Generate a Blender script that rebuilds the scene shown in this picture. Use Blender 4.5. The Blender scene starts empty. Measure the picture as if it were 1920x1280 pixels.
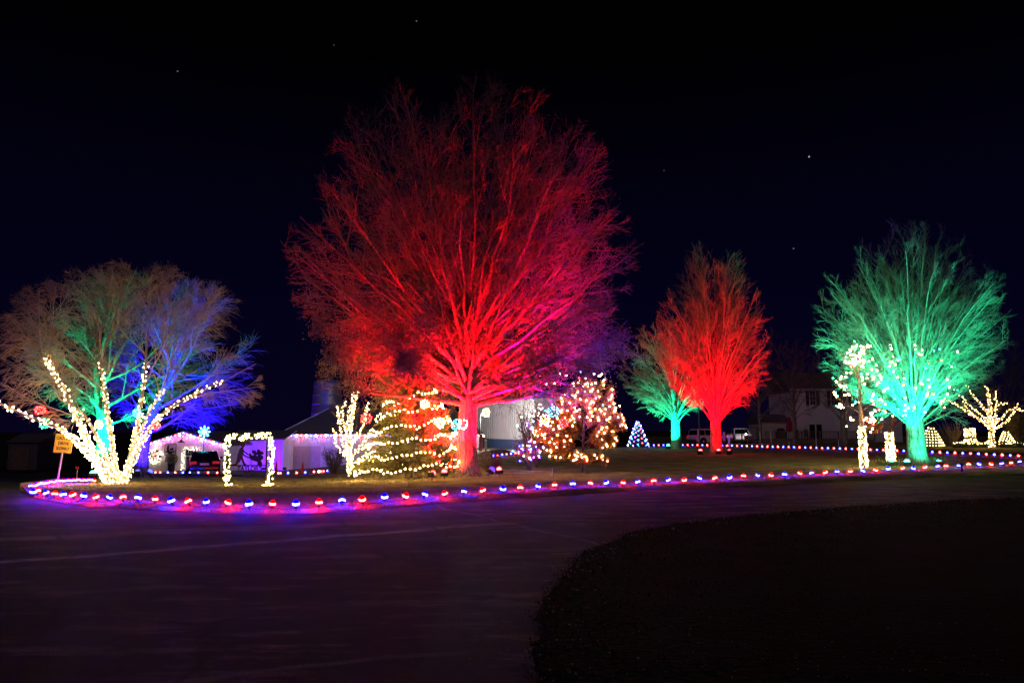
import bpy, bmesh, math, random
import numpy as np
from mathutils import Vector, Matrix, Quaternion

# ------------------------------------------------------------------ camera, sky, added fill light, exposure
SC = bpy.context.scene
COL = SC.collection
FPX = 1387.0                     # focal length in photo pixels (1920 wide)
CAMZ = 1.6
PITCH = math.atan(166.0 / FPX)
cam = bpy.data.cameras.new('camera')
cam.sensor_width = 36.0
cam.lens = 36.0 * FPX / 1920.0
cam.clip_start, cam.clip_end = 0.05, 3000.0
camo = bpy.data.objects.new('camera', cam)
camo.location = (0, 0, CAMZ)
camo.rotation_euler = (math.radians(90) + PITCH, 0, 0)
COL.objects.link(camo)
SC.camera = camo
vs = SC.view_settings
vs.view_transform = 'Standard'
vs.look = 'None'
vs.exposure = 0.0
vs.gamma = 1.0
vs.use_curve_mapping = False
cy = SC.cycles
cy.use_denoising = True
try:
    cy.denoiser = 'OPENIMAGEDENOISE'
except Exception:
    pass
cy.max_bounces = 4
cy.diffuse_bounces = 2
cy.glossy_bounces = 2
cy.transmission_bounces = 3
cy.transparent_max_bounces = 6
cy.sample_clamp_indirect = 1.5
cy.caustics_reflective = False
cy.caustics_refractive = False
try:
    cy.use_light_tree = True
except Exception:
    pass

SP, CP = math.sin(PITCH), math.cos(PITCH)


def ray(px, py):
    cx, cyy = (px - 960.0) / FPX, (640.0 - py) / FPX
    return Vector((cx, CP - cyy * SP, SP + cyy * CP))


def P(px, py, d):
    """world point at forward distance d on the sight line of a photo pixel"""
    r = ray(px, py)
    return Vector((0, 0, CAMZ)) + r * (d / r.y)


def H(x, y):
    """terrain: level in front and on the right, falling away to the back left"""
    a = -x / np.maximum(y, 1.0)
    s = np.clip((a - 0.03) / 0.28, 0, 1)
    s = s * s * (3 - 2 * s)
    q = np.maximum(y - 18.0, 0.0)
    drop = 0.054 * q * q / (q + 5.0)
    drop = 2.3 * np.tanh(drop / 2.3 * 0.62) / 0.62 * 0.9
    return -np.minimum(drop, 2.6) * s


def Hf(x, y):
    return float(H(np.float64(x), np.float64(y)))


def G(px, py, dz=0.0):
    """ground point (H + dz) seen at a photo pixel"""
    r = ray(px, py)
    t, pt = 2.0, 2.0
    while t < 400:
        p = Vector((0, 0, CAMZ)) + r * t
        if p.z <= Hf(p.x, p.y) + dz:
            lo, hi = pt, t
            for _ in range(30):
                m = 0.5 * (lo + hi)
                q = Vector((0, 0, CAMZ)) + r * m
                if q.z <= Hf(q.x, q.y) + dz:
                    hi = m
                else:
                    lo = m
            return Vector((0, 0, CAMZ)) + r * hi
        pt = t
        t += 0.4
    return Vector((0, 0, CAMZ)) + r * 400


def on_ground(px, d, dz=0.0):
    """point on the ground on the photo column px at distance d"""
    x = P(px, 806, d).x
    return Vector((x, d, Hf(x, d) + dz))


# night sky with a faint glow towards the horizon and a handful of stars
W = bpy.data.worlds.new('World')
SC.world = W
W.use_nodes = True
nt = W.node_tree
nt.nodes.clear()
tc = nt.nodes.new('ShaderNodeTexCoord')
sep = nt.nodes.new('ShaderNodeSeparateXYZ')
nt.links.new(tc.outputs['Generated'], sep.inputs[0])
cr = nt.nodes.new('ShaderNodeValToRGB')
cr.color_ramp.elements[0].position = 0.0
cr.color_ramp.elements[0].color = (0.0018, 0.0010, 0.0105, 1)
cr.color_ramp.elements[1].position = 0.46
cr.color_ramp.elements[1].color = (0.00025, 0.0002, 0.0004, 1)
e = cr.color_ramp.elements.new(0.22)
e.color = (0.0009, 0.0005, 0.0070, 1)
nt.links.new(sep.outputs['Z'], cr.inputs[0])
prev = cr.outputs[0]
for (sx, sy, br) in [(1517, 294, .45), (1488, 466, .12), (333, 134, .10), (781, 40, .10), (626, 85, .04), (1245, 320, .04)]:
    d = ray(sx, sy).normalized()
    dist = nt.nodes.new('ShaderNodeVectorMath')
    dist.operation = 'DISTANCE'
    dist.inputs[1].default_value = d
    nt.links.new(tc.outputs['Generated'], dist.inputs[0])
    lt = nt.nodes.new('ShaderNodeMath')
    lt.operation = 'LESS_THAN'
    lt.inputs[1].default_value = 0.0009
    nt.links.new(dist.outputs['Value'], lt.inputs[0])
    mx = nt.nodes.new('ShaderNodeMixRGB')
    mx.inputs[2].default_value = (br, br, br * 1.1, 1)
    nt.links.new(lt.outputs[0], mx.inputs[0])
    nt.links.new(prev, mx.inputs[1])
    prev = mx.outputs[0]
bg = nt.nodes.new('ShaderNodeBackground')
nt.links.new(prev, bg.inputs[0])
bg.inputs[1].default_value = 1.0
wo = nt.nodes.new('ShaderNodeOutputWorld')
nt.links.new(bg.outputs[0], wo.inputs[0])

ambient_fill = bpy.data.lights.new('ambient_fill', 'SUN')  # weak purplish lamp added as ambient fill for house and unlit trees, no actual moon
ambient_fill.energy = 0.11
ambient_fill.angle = math.radians(3)
ambient_fill.color = (0.95, 0.68, 1.0)
mo = bpy.data.objects.new('ambient_fill', ambient_fill)
mo.rotation_euler = (math.radians(56), 0, math.radians(-38))
COL.objects.link(mo)

# ------------------------------------------------------------------ helpers
MATS = {}


def mat(name, base=(.5, .5, .5), rough=.7, metal=0., var=0., scale=8., bump=0., bscale=None, emit=None, estr=0., spec=.5, col2=None, detail=4):
    if name in MATS:
        return MATS[name]
    m = bpy.data.materials.new(name)
    m.use_nodes = True
    n = m.node_tree
    b = n.nodes['Principled BSDF']
    b.inputs['Base Color'].default_value = (*base, 1)
    b.inputs['Roughness'].default_value = rough
    b.inputs['Metallic'].default_value = metal
    b.inputs['Specular IOR Level'].default_value = spec
    if var or col2:
        t = n.nodes.new('ShaderNodeTexCoord')
        z = n.nodes.new('ShaderNodeTexNoise')
        z.inputs['Scale'].default_value = scale
        z.inputs['Detail'].default_value = detail
        n.links.new(t.outputs['Object'], z.inputs['Vector'])
        r = n.nodes.new('ShaderNodeValToRGB')
        lo = tuple(max(0, c * (1 - var)) for c in base)
        hi = tuple(min(1, c * (1 + var)) for c in base) if not col2 else col2
        r.color_ramp.elements[0].color = (*lo, 1)
        r.color_ramp.elements[1].color = (*hi, 1)
        r.color_ramp.elements[0].position = .32
        r.color_ramp.elements[1].position = .68
        n.links.new(z.outputs['Fac'], r.inputs[0])
        n.links.new(r.outputs[0], b.inputs['Base Color'])
        if bump:
            z2 = n.nodes.new('ShaderNodeTexNoise')
            z2.inputs['Scale'].default_value = bscale or scale * 4
            z2.inputs['Detail'].default_value = 6
            n.links.new(t.outputs['Object'], z2.inputs['Vector'])
            bp = n.nodes.new('ShaderNodeBump')
            bp.inputs['Strength'].default_value = bump
            bp.inputs['Distance'].default_value = .05
            n.links.new(z2.outputs['Fac'], bp.inputs['Height'])
            n.links.new(bp.outputs[0], b.inputs['Normal'])
    if emit:
        b.inputs['Emission Color'].default_value = (*emit, 1)
        b.inputs['Emission Strength'].default_value = estr
    MATS[name] = m
    return m


def glow(name, color, strength):
    """glass of a lit bulb"""
    if name in MATS:
        return MATS[name]
    m = bpy.data.materials.new(name)
    m.use_nodes = True
    n = m.node_tree
    n.nodes.clear()
    em = n.nodes.new('ShaderNodeEmission')
    em.inputs[0].default_value = (*color, 1)
    em.inputs[1].default_value = strength
    o = n.nodes.new('ShaderNodeOutputMaterial')
    n.links.new(em.outputs[0], o.inputs[0])
    m.cycles.emission_sampling = 'FRONT_BACK'
    MATS[name] = m
    return m


def nmesh(name, verts, faces, smooth=False):
    me = bpy.data.meshes.new(name)
    me.from_pydata([tuple(v) for v in verts], [], faces)
    if smooth:
        me.polygons.foreach_set('use_smooth', [True] * len(me.polygons))
    me.update()
    return me


def np_mesh(name, V, F, smooth=True):
    """mesh from numpy arrays, F of shape (n, 3) or (n, 4)"""
    me = bpy.data.meshes.new(name)
    V = np.ascontiguousarray(V, dtype=np.float32)
    F = np.ascontiguousarray(F, dtype=np.int32)
    me.vertices.add(len(V))
    me.vertices.foreach_set('co', V.ravel())
    k = F.shape[1]
    me.loops.add(F.size)
    me.loops.foreach_set('vertex_index', F.ravel())
    me.polygons.add(len(F))
    me.polygons.foreach_set('loop_start', np.arange(0, F.size, k, dtype=np.int32))
    try:
        me.polygons.foreach_set('loop_total', np.full(len(F), k, dtype=np.int32))
    except Exception:
        pass
    me.polygons.foreach_set('use_smooth', np.full(len(F), smooth, dtype=bool))
    me.update(calc_edges=True)
    return me


def link(name, me, m=None, parent=None, loc=None):
    o = bpy.data.objects.new(name, me)
    COL.objects.link(o)
    if m is not None and me is not None and len(me.materials) == 0:
        me.materials.append(m)
    if loc is not None:
        o.location = loc
    if parent is not None:
        o.parent = parent
    return o


def thing(name, label, cat, loc=(0, 0, 0), rz=0., group=None):
    o = bpy.data.objects.new(name, None)
    COL.objects.link(o)
    o.empty_display_size = .2
    o.location = loc
    o.rotation_euler = (0, 0, rz)
    o['label'] = label
    o['category'] = cat
    if group:
        o['group'] = group
    return o


def tag(o, label, cat, group=None):
    o['label'] = label
    o['category'] = cat
    if group:
        o['group'] = group
    return o


class MB:
    """collects solids into one mesh"""

    def __init__(s):
        s.v, s.f = [], []

    def add(s, v, f):
        k = len(s.v)
        s.v += [tuple(p) for p in v]
        s.f += [tuple(i + k for i in q) for q in f]
        return s

    def box(s, c, d, rot=None, bev=0.0):
        x, y, z = d[0] / 2, d[1] / 2, d[2] / 2
        b = min(bev, x * .9, y * .9, z * .9)
        if b <= 0:
            v = [Vector((i * x, j * y, k * z)) for i in (-1, 1) for j in (-1, 1) for k in (-1, 1)]
            f = [(0, 1, 3, 2), (4, 6, 7, 5), (0, 4, 5, 1), (2, 3, 7, 6), (0, 2, 6, 4), (1, 5, 7, 3)]
        else:
            bm = bmesh.new()
            bmesh.ops.create_cube(bm, size=1)
            for q in bm.verts:
                q.co = Vector((q.co.x * 2 * x, q.co.y * 2 * y, q.co.z * 2 * z))
            bmesh.ops.bevel(bm, geom=bm.edges[:], offset=b, segments=1, affect='EDGES')
            bm.verts.index_update()
            v = [q.co.copy() for q in bm.verts]
            f = [tuple(q.index for q in p.verts) for p in bm.faces]
            bm.free()
        if rot is not None:
            v = [rot @ q for q in v]
        c = Vector(c)
        return s.add([q + c for q in v], f)

    def tube(s, path, r, n=6, caps=True):
        path = [Vector(p) for p in path]
        rr = r if isinstance(r, (list, tuple)) else [r] * len(path)
        v, f = [], []
        u = None
        for i, p in enumerate(path):
            t = (path[min(i + 1, len(path) - 1)] - path[max(i - 1, 0)])
            t = t.normalized() if t.length > 1e-9 else Vector((0, 0, 1))
            if u is None:
                u = t.orthogonal().normalized()
            u = (u - t * u.dot(t))
            u = u.normalized() if u.length > 1e-6 else t.orthogonal().normalized()
            w = t.cross(u)
            for j in range(n):
                a = 2 * math.pi * j / n
                v.append(p + (u * math.cos(a) + w * math.sin(a)) * rr[i])
        for i in range(len(path) - 1):
            for j in range(n):
                k = (j + 1) % n
                f.append((i * n + j, i * n + k, i * n + n + k, i * n + n + j))
        if caps:
            f.append(tuple(reversed(range(n))))
            f.append(tuple(range((len(path) - 1) * n, len(path) * n)))
        return s.add(v, f)

    def lathe(s, prof, n=12, c=(0, 0, 0), rot=None):
        c = Vector(c)
        v, f = [], []
        for (r, z) in prof:
            for j in range(n):
                a = 2 * math.pi * j / n
                q = Vector((r * math.cos(a), r * math.sin(a), z))
                v.append((rot @ q if rot is not None else q) + c)
        for i in range(len(prof) - 1):
            for j in range(n):
                k = (j + 1) % n
                f.append((i * n + j, i * n + k, i * n + n + k, i * n + n + j))
        f.append(tuple(reversed(range(n))))
        f.append(tuple(range((len(prof) - 1) * n, len(prof) * n)))
        return s.add(v, f)

    def prism(s, poly, y0, y1):
        """outline in the x-z plane given thickness along y"""
        n = len(poly)
        v = [(p[0], y0, p[1]) for p in poly] + [(p[0], y1, p[1]) for p in poly]
        f = [tuple(range(n)), tuple(reversed(range(n, 2 * n)))]
        for i in range(n):
            j = (i + 1) % n
            f.append((i, i + n, j + n, j))
        return s.add(v, f)

    def mesh(s, name='m', smooth=False):
        return nmesh(name, s.v, s.f, smooth)

    def build(s, name, m, parent=None, smooth=False, loc=None):
        return link(name, s.mesh(name, smooth), m, parent, loc)


# ------------------------------------------------------------------ materials
M_bark = mat('bark', (.26, .22, .18), .9, var=.35, scale=9, bump=.5, bscale=30)


def furrow(m, sx, sz, depth):
    n = m.node_tree
    b = n.nodes['Principled BSDF']
    t = n.nodes.new('ShaderNodeTexCoord')
    mp = n.nodes.new('ShaderNodeMapping')
    mp.inputs['Scale'].default_value = (sx, sx, sz)
    n.links.new(t.outputs['Object'], mp.inputs['Vector'])
    z = n.nodes.new('ShaderNodeTexNoise')
    z.inputs['Scale'].default_value = 1
    z.inputs['Detail'].default_value = 5
    z.inputs['Roughness'].default_value = .65
    n.links.new(mp.outputs[0], z.inputs['Vector'])
    bp = n.nodes.new('ShaderNodeBump')
    bp.inputs['Strength'].default_value = 1
    bp.inputs['Distance'].default_value = depth
    n.links.new(z.outputs['Fac'], bp.inputs['Height'])
    n.links.new(bp.outputs[0], b.inputs['Normal'])
    old = b.inputs['Base Color'].links[0].from_socket
    r = n.nodes.new('ShaderNodeValToRGB')
    r.color_ramp.elements[0].position = .38
    r.color_ramp.elements[0].color = (.25, .25, .25, 1)
    r.color_ramp.elements[1].position = .56
    r.color_ramp.elements[1].color = (1, 1, 1, 1)
    n.links.new(z.outputs['Fac'], r.inputs[0])
    mx = n.nodes.new('ShaderNodeMixRGB')
    mx.blend_type = 'MULTIPLY'
    mx.inputs[0].default_value = 1
    n.links.new(old, mx.inputs[1])
    n.links.new(r.outputs[0], mx.inputs[2])
    n.links.new(mx.outputs[0], b.inputs['Base Color'])


furrow(M_bark, 16, 1.6, .05)
M_twig = mat('twig', (.19, .155, .13), .9)
M_pale = mat('pale_bark', (.42, .36, .29), .85, var=.25, scale=6)
M_leaf = mat('dry_oak_leaf', (.30, .17, .09), .8, var=.4, scale=2)
M_orange = mat('copper_beech_leaf', (.50, .21, .05), .75, var=.4, scale=3)
M_red_leaf = mat('dark_red_leaf', (.22, .07, .07), .75, var=.4, scale=3)
M_needle = mat('spruce_needle', (.21, .21, .06), .7, var=.4, scale=5)
M_needle_dark = mat('dark_needle', (.03, .06, .03), .7, var=.4, scale=5)
M_wire = mat('green_wire', (.01, .03, .015), .6)
M_black = mat('black_iron', (.012, .012, .014), .5)
M_dark = mat('dark_plastic', (.03, .03, .03), .5)
M_white = mat('white_paint', (.75, .73, .72), .5, var=.08, scale=1.5)
M_cream = mat('cream_siding', (.80, .75, .74), .6, var=.1, scale=1.2)
M_trim = mat('white_trim', (.8, .78, .77), .5)
M_steel = mat('galvanised_steel', (.45, .45, .46), .45, metal=.7, var=.1, scale=4)
M_wood = mat('weathered_wood', (.20, .14, .10), .85, var=.35, scale=5)
M_roofs = mat('grey_roofing', (.14, .13, .14), .8, var=.2, scale=3, bump=.3)
M_glass = mat('dark_glass', (.01, .012, .015), .08, spec=.8)
M_rubber = mat('tyre_rubber', (.02, .02, .02), .8)
M_chrome = mat('rim_metal', (.5, .5, .52), .3, metal=.9)

# lit bulbs; the core burns out to white, the light they throw keeps its colour
EM = {
    'warm': glow('bulb_warm', (1.0, .62, .20), 68),
    'warm_big': glow('bulb_warm_large', (1.0, .67, .24), 110),
    'warm_far': glow('bulb_warm_far', (1.0, .62, .20), 30),
    'warm_swag': glow('bulb_warm_swag', (1.0, .60, .16), 120),
    'blue_far': glow('bulb_blue_far', (.014, .018, 1.0), 150),
    'red_far': glow('bulb_red_far', (1.0, .025, .02), 100),
    'white_far': glow('bulb_white_far', (1.0, .80, .62), 60),
    'white': glow('bulb_white', (1.0, .82, .58), 30),
    'blue': glow('bulb_blue', (.012, .014, 1.0), 300),
    'red': glow('bulb_red', (1.0, .012, .010), 150),
    'green': glow('bulb_green', (.03, 1.0, .35), 45),
    'teal': glow('bulb_teal', (.05, .9, .8), 30),
    'purple': glow('bulb_purple', (.4, .04, 1.0), 70),
    'cyan': glow('bulb_cyan', (.04, .4, 1.0), 50),
}



def led(name, hot, hs, lens, ls):
    m = glow(name, hot, hs)
    n = m.node_tree
    em = [q for q in n.nodes if q.type == 'EMISSION'][0]
    t = n.nodes.new('ShaderNodeTexCoord')
    sp = n.nodes.new('ShaderNodeSeparateXYZ')
    n.links.new(t.outputs['Generated'], sp.inputs[0])
    r = n.nodes.new('ShaderNodeValToRGB')
    cr_ = r.color_ramp
    cr_.elements[0].position = .16
    cr_.elements[0].color = (0, 0, 0, 1)
    cr_.elements[1].position = .5
    cr_.elements[1].color = (0, 0, 0, 1)
    for p_, v_ in ((.24, 1), (.40, 1)):
        e_ = cr_.elements.new(p_)
        e_.color = (v_, v_, v_, 1)
    n.links.new(sp.outputs['Z'], r.inputs[0])
    mx = n.nodes.new('ShaderNodeMixRGB')
    mx.inputs[1].default_value = (*[c * ls for c in lens], 1)
    mx.inputs[2].default_value = (*[c * hs for c in hot], 1)
    n.links.new(r.outputs[0], mx.inputs[0])
    n.links.new(mx.outputs[0], em.inputs[0])
    em.inputs[1].default_value = 1
    return m


EM['led_blue'] = led('led_blue', (.008, .010, 1.0), 850, (.0, .0, 1.0), 9)
EM['led_red'] = led('led_red', (1.0, .014, .008), 430, (1.0, .0, .0), 7)

# ------------------------------------------------------------------ ground


def ground_material(name, c1, c2, c3, scale, rough, bump, bdist=.03):
    m = bpy.data.materials.new(name)
    m.use_nodes = True
    n = m.node_tree
    b = n.nodes['Principled BSDF']
    b.inputs['Roughness'].default_value = rough
    b.inputs['Specular IOR Level'].default_value = .04
    t = n.nodes.new('ShaderNodeTexCoord')
    a = n.nodes.new('ShaderNodeTexNoise')
    a.inputs['Scale'].default_value = scale
    a.inputs['Detail'].default_value = 8
    n.links.new(t.outputs['Object'], a.inputs['Vector'])
    r = n.nodes.new('ShaderNodeValToRGB')
    r.color_ramp.elements[0].position = .35
    r.color_ramp.elements[0].color = (*c1, 1)
    r.color_ramp.elements[1].position = .68
    r.color_ramp.elements[1].color = (*c3, 1)
    e = r.color_ramp.elements.new(.5)
    e.color = (*c2, 1)
    n.links.new(a.outputs['Fac'], r.inputs[0])
    a2 = n.nodes.new('ShaderNodeTexNoise')
    a2.inputs['Scale'].default_value = scale * 14
    a2.inputs['Detail'].default_value = 5
    n.links.new(t.outputs['Object'], a2.inputs['Vector'])
    mx = n.nodes.new('ShaderNodeMixRGB')
    mx.blend_type = 'OVERLAY'
    mx.inputs[0].default_value = .7
    n.links.new(r.outputs[0], mx.inputs[1])
    n.links.new(a2.outputs['Fac'], mx.inputs[2])
    n.links.new(mx.outputs[0], b.inputs['Base Color'])
    bp = n.nodes.new('ShaderNodeBump')
    bp.inputs['Strength'].default_value = bump
    bp.inputs['Distance'].default_value = bdist
    n.links.new(a2.outputs['Fac'], bp.inputs['Height'])
    n.links.new(bp.outputs[0], b.inputs['Normal'])
    MATS[name] = m
    return m, n, b, mx, t


M_lawn = ground_material('winter_lawn', (.17, .15, .07), (.28, .245, .12), (.42, .36, .19), .9, .95, .7)[0]
M_field = ground_material('dark_field', (.03, .03, .015), (.06, .055, .025), (.09, .08, .035), .4, .95, .6)[0]
M_mulch = ground_material('grey_drive', (.16, .14, .13), (.22, .20, .18), (.28, .26, .24), .7, .85, .4)[0]

# asphalt with a pale worn seam, fine cracks and scuffs
M_road, rn, rb, rmx, rt = ground_material('asphalt', (.005, .0046, .0042), (.014, .0125, .011), (.042, .038, .033), .55, .8, .55, .02)


def road_lines():
    n = rn
    prevc = rmx.outputs[0]
    # scuffs stretched along the driving direction
    mp = n.nodes.new('ShaderNodeMapping')
    mp.inputs['Scale'].default_value = (.45, 1.7, 1)
    mp.inputs['Rotation'].default_value = (0, 0, math.radians(-8))
    n.links.new(rt.outputs['Object'], mp.inputs['Vector'])
    z = n.nodes.new('ShaderNodeTexNoise')
    z.inputs['Scale'].default_value = 1.6
    z.inputs['Detail'].default_value = 9
    z.inputs['Roughness'].default_value = .7
    n.links.new(mp.outputs[0], z.inputs['Vector'])
    r = n.nodes.new('ShaderNodeValToRGB')
    r.color_ramp.elements[0].position = .52
    r.color_ramp.elements[0].color = (0, 0, 0, 1)
    r.color_ramp.elements[1].position = .64
    r.color_ramp.elements[1].color = (1, 1, 1, 1)
    n.links.new(z.outputs['Fac'], r.inputs[0])
    mx = n.nodes.new('ShaderNodeMixRGB')
    mx.inputs[2].default_value = (.11, .097, .083, 1)
    n.links.new(r.outputs[0], mx.inputs[0])
    n.links.new(prevc, mx.inputs[1])
    prevc = mx.outputs[0]
    wob = n.nodes.new('ShaderNodeTexNoise')
    wob.inputs['Scale'].default_value = .8
    n.links.new(rt.outputs['Object'], wob.inputs['Vector'])
    sepx = n.nodes.new('ShaderNodeSeparateXYZ')
    n.links.new(rt.outputs['Object'], sepx.inputs[0])
    for (a, b, wid, colr, amt) in [((0, 1052), (980, 976), .17, (.36, .33, .29), .9), ((120, 1200), (1150, 1130), .05, (.015, .015, .015), .8), ((300, 1275), (900, 1215), .06, (.16, .15, .14), .5), ((980, 985), (1420, 1085), .05, (.20, .18, .17), .5), ((100, 1005), (760, 975), .35, (.20, .18, .16), .7)]:
        A, B = G(*a), G(*b)
        d = Vector((B.x - A.x, B.y - A.y)).normalized()
        nx, ny = -d.y, d.x
        c = -(nx * A.x + ny * A.y)
        m1 = n.nodes.new('ShaderNodeMath'); m1.operation = 'MULTIPLY_ADD'
        n.links.new(sepx.outputs['X'], m1.inputs[0]); m1.inputs[1].default_value = nx; m1.inputs[2].default_value = c
        m2 = n.nodes.new('ShaderNodeMath'); m2.operation = 'MULTIPLY_ADD'
        n.links.new(sepx.outputs['Y'], m2.inputs[0]); m2.inputs[1].default_value = ny
        n.links.new(m1.outputs[0], m2.inputs[2])
        m3 = n.nodes.new('ShaderNodeMath'); m3.operation = 'MULTIPLY_ADD'
        n.links.new(wob.outputs['Fac'], m3.inputs[0]); m3.inputs[1].default_value = .5
        n.links.new(m2.outputs[0], m3.inputs[2])
        m4 = n.nodes.new('ShaderNodeMath'); m4.operation = 'ABSOLUTE'
        m3b = n.nodes.new('ShaderNodeMath'); m3b.operation = 'SUBTRACT'
        n.links.new(m3.outputs[0], m3b.inputs[0]); m3b.inputs[1].default_value = .25
        n.links.new(m3b.outputs[0], m4.inputs[0])
        mr = n.nodes.new('ShaderNodeMapRange')
        n.links.new(m4.outputs[0], mr.inputs[0])
        mr.inputs[1].default_value = wid * .5; mr.inputs[2].default_value = wid; mr.inputs[3].default_value = amt; mr.inputs[4].default_value = 0
        ml = n.nodes.new('ShaderNodeMath'); ml.operation = 'MULTIPLY'
        n.links.new(mr.outputs[0], ml.inputs[0])
        zz = n.nodes.new('ShaderNodeMapRange')
        n.links.new(z.outputs['Fac'], zz.inputs[0])
        zz.inputs[1].default_value = .35; zz.inputs[2].default_value = .55; zz.inputs[3].default_value = .25; zz.inputs[4].default_value = 1
        n.links.new(zz.outputs[0], ml.inputs[1])
        ln_ = (Vector((B.x, B.y)) - Vector((A.x, A.y))).length
        l1 = n.nodes.new('ShaderNodeMath'); l1.operation = 'MULTIPLY_ADD'
        n.links.new(sepx.outputs['X'], l1.inputs[0]); l1.inputs[1].default_value = d.x; l1.inputs[2].default_value = -(d.x * A.x + d.y * A.y)
        l2 = n.nodes.new('ShaderNodeMath'); l2.operation = 'MULTIPLY_ADD'
        n.links.new(sepx.outputs['Y'], l2.inputs[0]); l2.inputs[1].default_value = d.y
        n.links.new(l1.outputs[0], l2.inputs[2])
        l3 = n.nodes.new('ShaderNodeMapRange')
        n.links.new(l2.outputs[0], l3.inputs[0])
        l3.inputs[1].default_value = ln_ * .7; l3.inputs[2].default_value = ln_ * 1.05; l3.inputs[3].default_value = 1; l3.inputs[4].default_value = 0
        mk = n.nodes.new('ShaderNodeMath'); mk.operation = 'MULTIPLY'
        n.links.new(ml.outputs[0], mk.inputs[0]); n.links.new(l3.outputs[0], mk.inputs[1])
        ml = mk
        k = n.nodes.new('ShaderNodeMixRGB')
        k.inputs[2].default_value = (*colr, 1)
        n.links.new(ml.outputs[0], k.inputs[0])
        n.links.new(prevc, k.inputs[1])
        prevc = k.outputs[0]
    ag = n.nodes.new('ShaderNodeTexNoise')
    ag.inputs['Scale'].default_value = 85
    ag.inputs['Detail'].default_value = 2
    n.links.new(rt.outputs['Object'], ag.inputs['Vector'])
    ar = n.nodes.new('ShaderNodeValToRGB')
    ar.color_ramp.elements[0].position = .36
    ar.color_ramp.elements[0].color = (.25, .25, .25, 1)
    ar.color_ramp.elements[1].position = .70
    ar.color_ramp.elements[1].color = (2.6, 2.5, 2.4, 1)
    n.links.new(ag.outputs['Fac'], ar.inputs[0])
    am = n.nodes.new('ShaderNodeMixRGB')
    am.blend_type = 'MULTIPLY'
    am.inputs[0].default_value = .85
    n.links.new(prevc, am.inputs[1])
    n.links.new(ar.outputs[0], am.inputs[2])
    wv = n.nodes.new('ShaderNodeTexNoise')
    wv.inputs['Scale'].default_value = 1.3
    n.links.new(rt.outputs['Object'], wv.inputs['Vector'])
    wm = n.nodes.new('ShaderNodeMixRGB')
    wm.inputs[0].default_value = .35
    n.links.new(rt.outputs['Object'], wm.inputs[1])
    n.links.new(wv.outputs['Color'], wm.inputs[2])
    vo = n.nodes.new('ShaderNodeTexVoronoi')
    vo.feature = 'DISTANCE_TO_EDGE'
    vo.inputs['Scale'].default_value = .55
    n.links.new(wm.outputs[0], vo.inputs['Vector'])
    ck = n.nodes.new('ShaderNodeMapRange')
    n.links.new(vo.outputs['Distance'], ck.inputs[0])
    ck.inputs[1].default_value = .004
    ck.inputs[2].default_value = .016
    ck.inputs[3].default_value = .45
    ck.inputs[4].default_value = 1
    cm = n.nodes.new('ShaderNodeMixRGB')
    cm.blend_type = 'MULTIPLY'
    cm.inputs[0].default_value = 1
    n.links.new(am.outputs[0], cm.inputs[1])
    n.links.new(ck.outputs[0], cm.inputs[2])
    b2 = n.nodes.new('ShaderNodeBump')
    b2.inputs['Strength'].default_value = .8
    b2.inputs['Distance'].default_value = .012
    n.links.new(ag.outputs['Fac'], b2.inputs['Height'])
    old = rb.inputs['Normal'].links[0].from_socket
    n.links.new(old, b2.inputs['Normal'])
    n.links.new(b2.outputs[0], rb.inputs['Normal'])
    n.links.new(cm.outputs[0], rb.inputs['Base Color'])


road_lines()
rb.inputs['Specular IOR Level'].default_value = .05


def grid_sheet(name, xs, ys, dz, m, keep=None):
    X, Y = np.meshgrid(xs, ys)
    Z = H(X, Y) + dz
    V = np.stack([X, Y, Z], -1).reshape(-1, 3)
    nx, ny = len(xs), len(ys)
    i = np.arange(nx * ny).reshape(ny, nx)
    F = np.stack([i[:-1, :-1], i[:-1, 1:], i[1:, 1:], i[1:, :-1]], -1).reshape(-1, 4)
    if keep is not None:
        c = V[F].mean(1)
        F = F[keep(c[:, 0], c[:, 1])]
    o = link(name, np_mesh(name, V, F), m)
    o['kind'] = 'structure'
    return o


xs = np.concatenate([np.linspace(-900, -90, 14), np.linspace(-80, 80, 81), np.linspace(90, 900, 14)])
ys = np.concatenate([[-200, -60], np.linspace(-20, 120, 71), [150, 220, 400, 800, 1500]])
ground = grid_sheet('ground', xs, ys, -.06, M_field)
road = grid_sheet('road', np.linspace(-60, 70, 131), np.linspace(-20, 84, 105), -.012, M_road)

EDGE_F = [(38, 914), (60, 930), (100, 941), (150, 948), (300, 957), (450, 962), (560, 962), (700, 953), (960, 933), (1200, 918), (1500, 905), (1920, 886), (2200, 876)]
EDGE_B = [(38, 912), (60, 906), (100, 900.5), (190, 899.5), (275, 898.5), (420, 896.5), (530, 891.5), (640, 884), (760, 872), (925, 857), (960, 852.5), (1050, 845), (1180, 838.5), (1300, 835.5), (1400, 836), (1600, 842), (1740, 848), (1920, 856), (2200, 864)]


def interp(tab, x):
    return float(np.interp(x, [a for a, b in tab], [b for a, b in tab]))


BANK = .06


def bank(dist):
    s = min(max(dist / .4, 0), 1)
    return BANK * (s * s * (3 - 2 * s))


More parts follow.
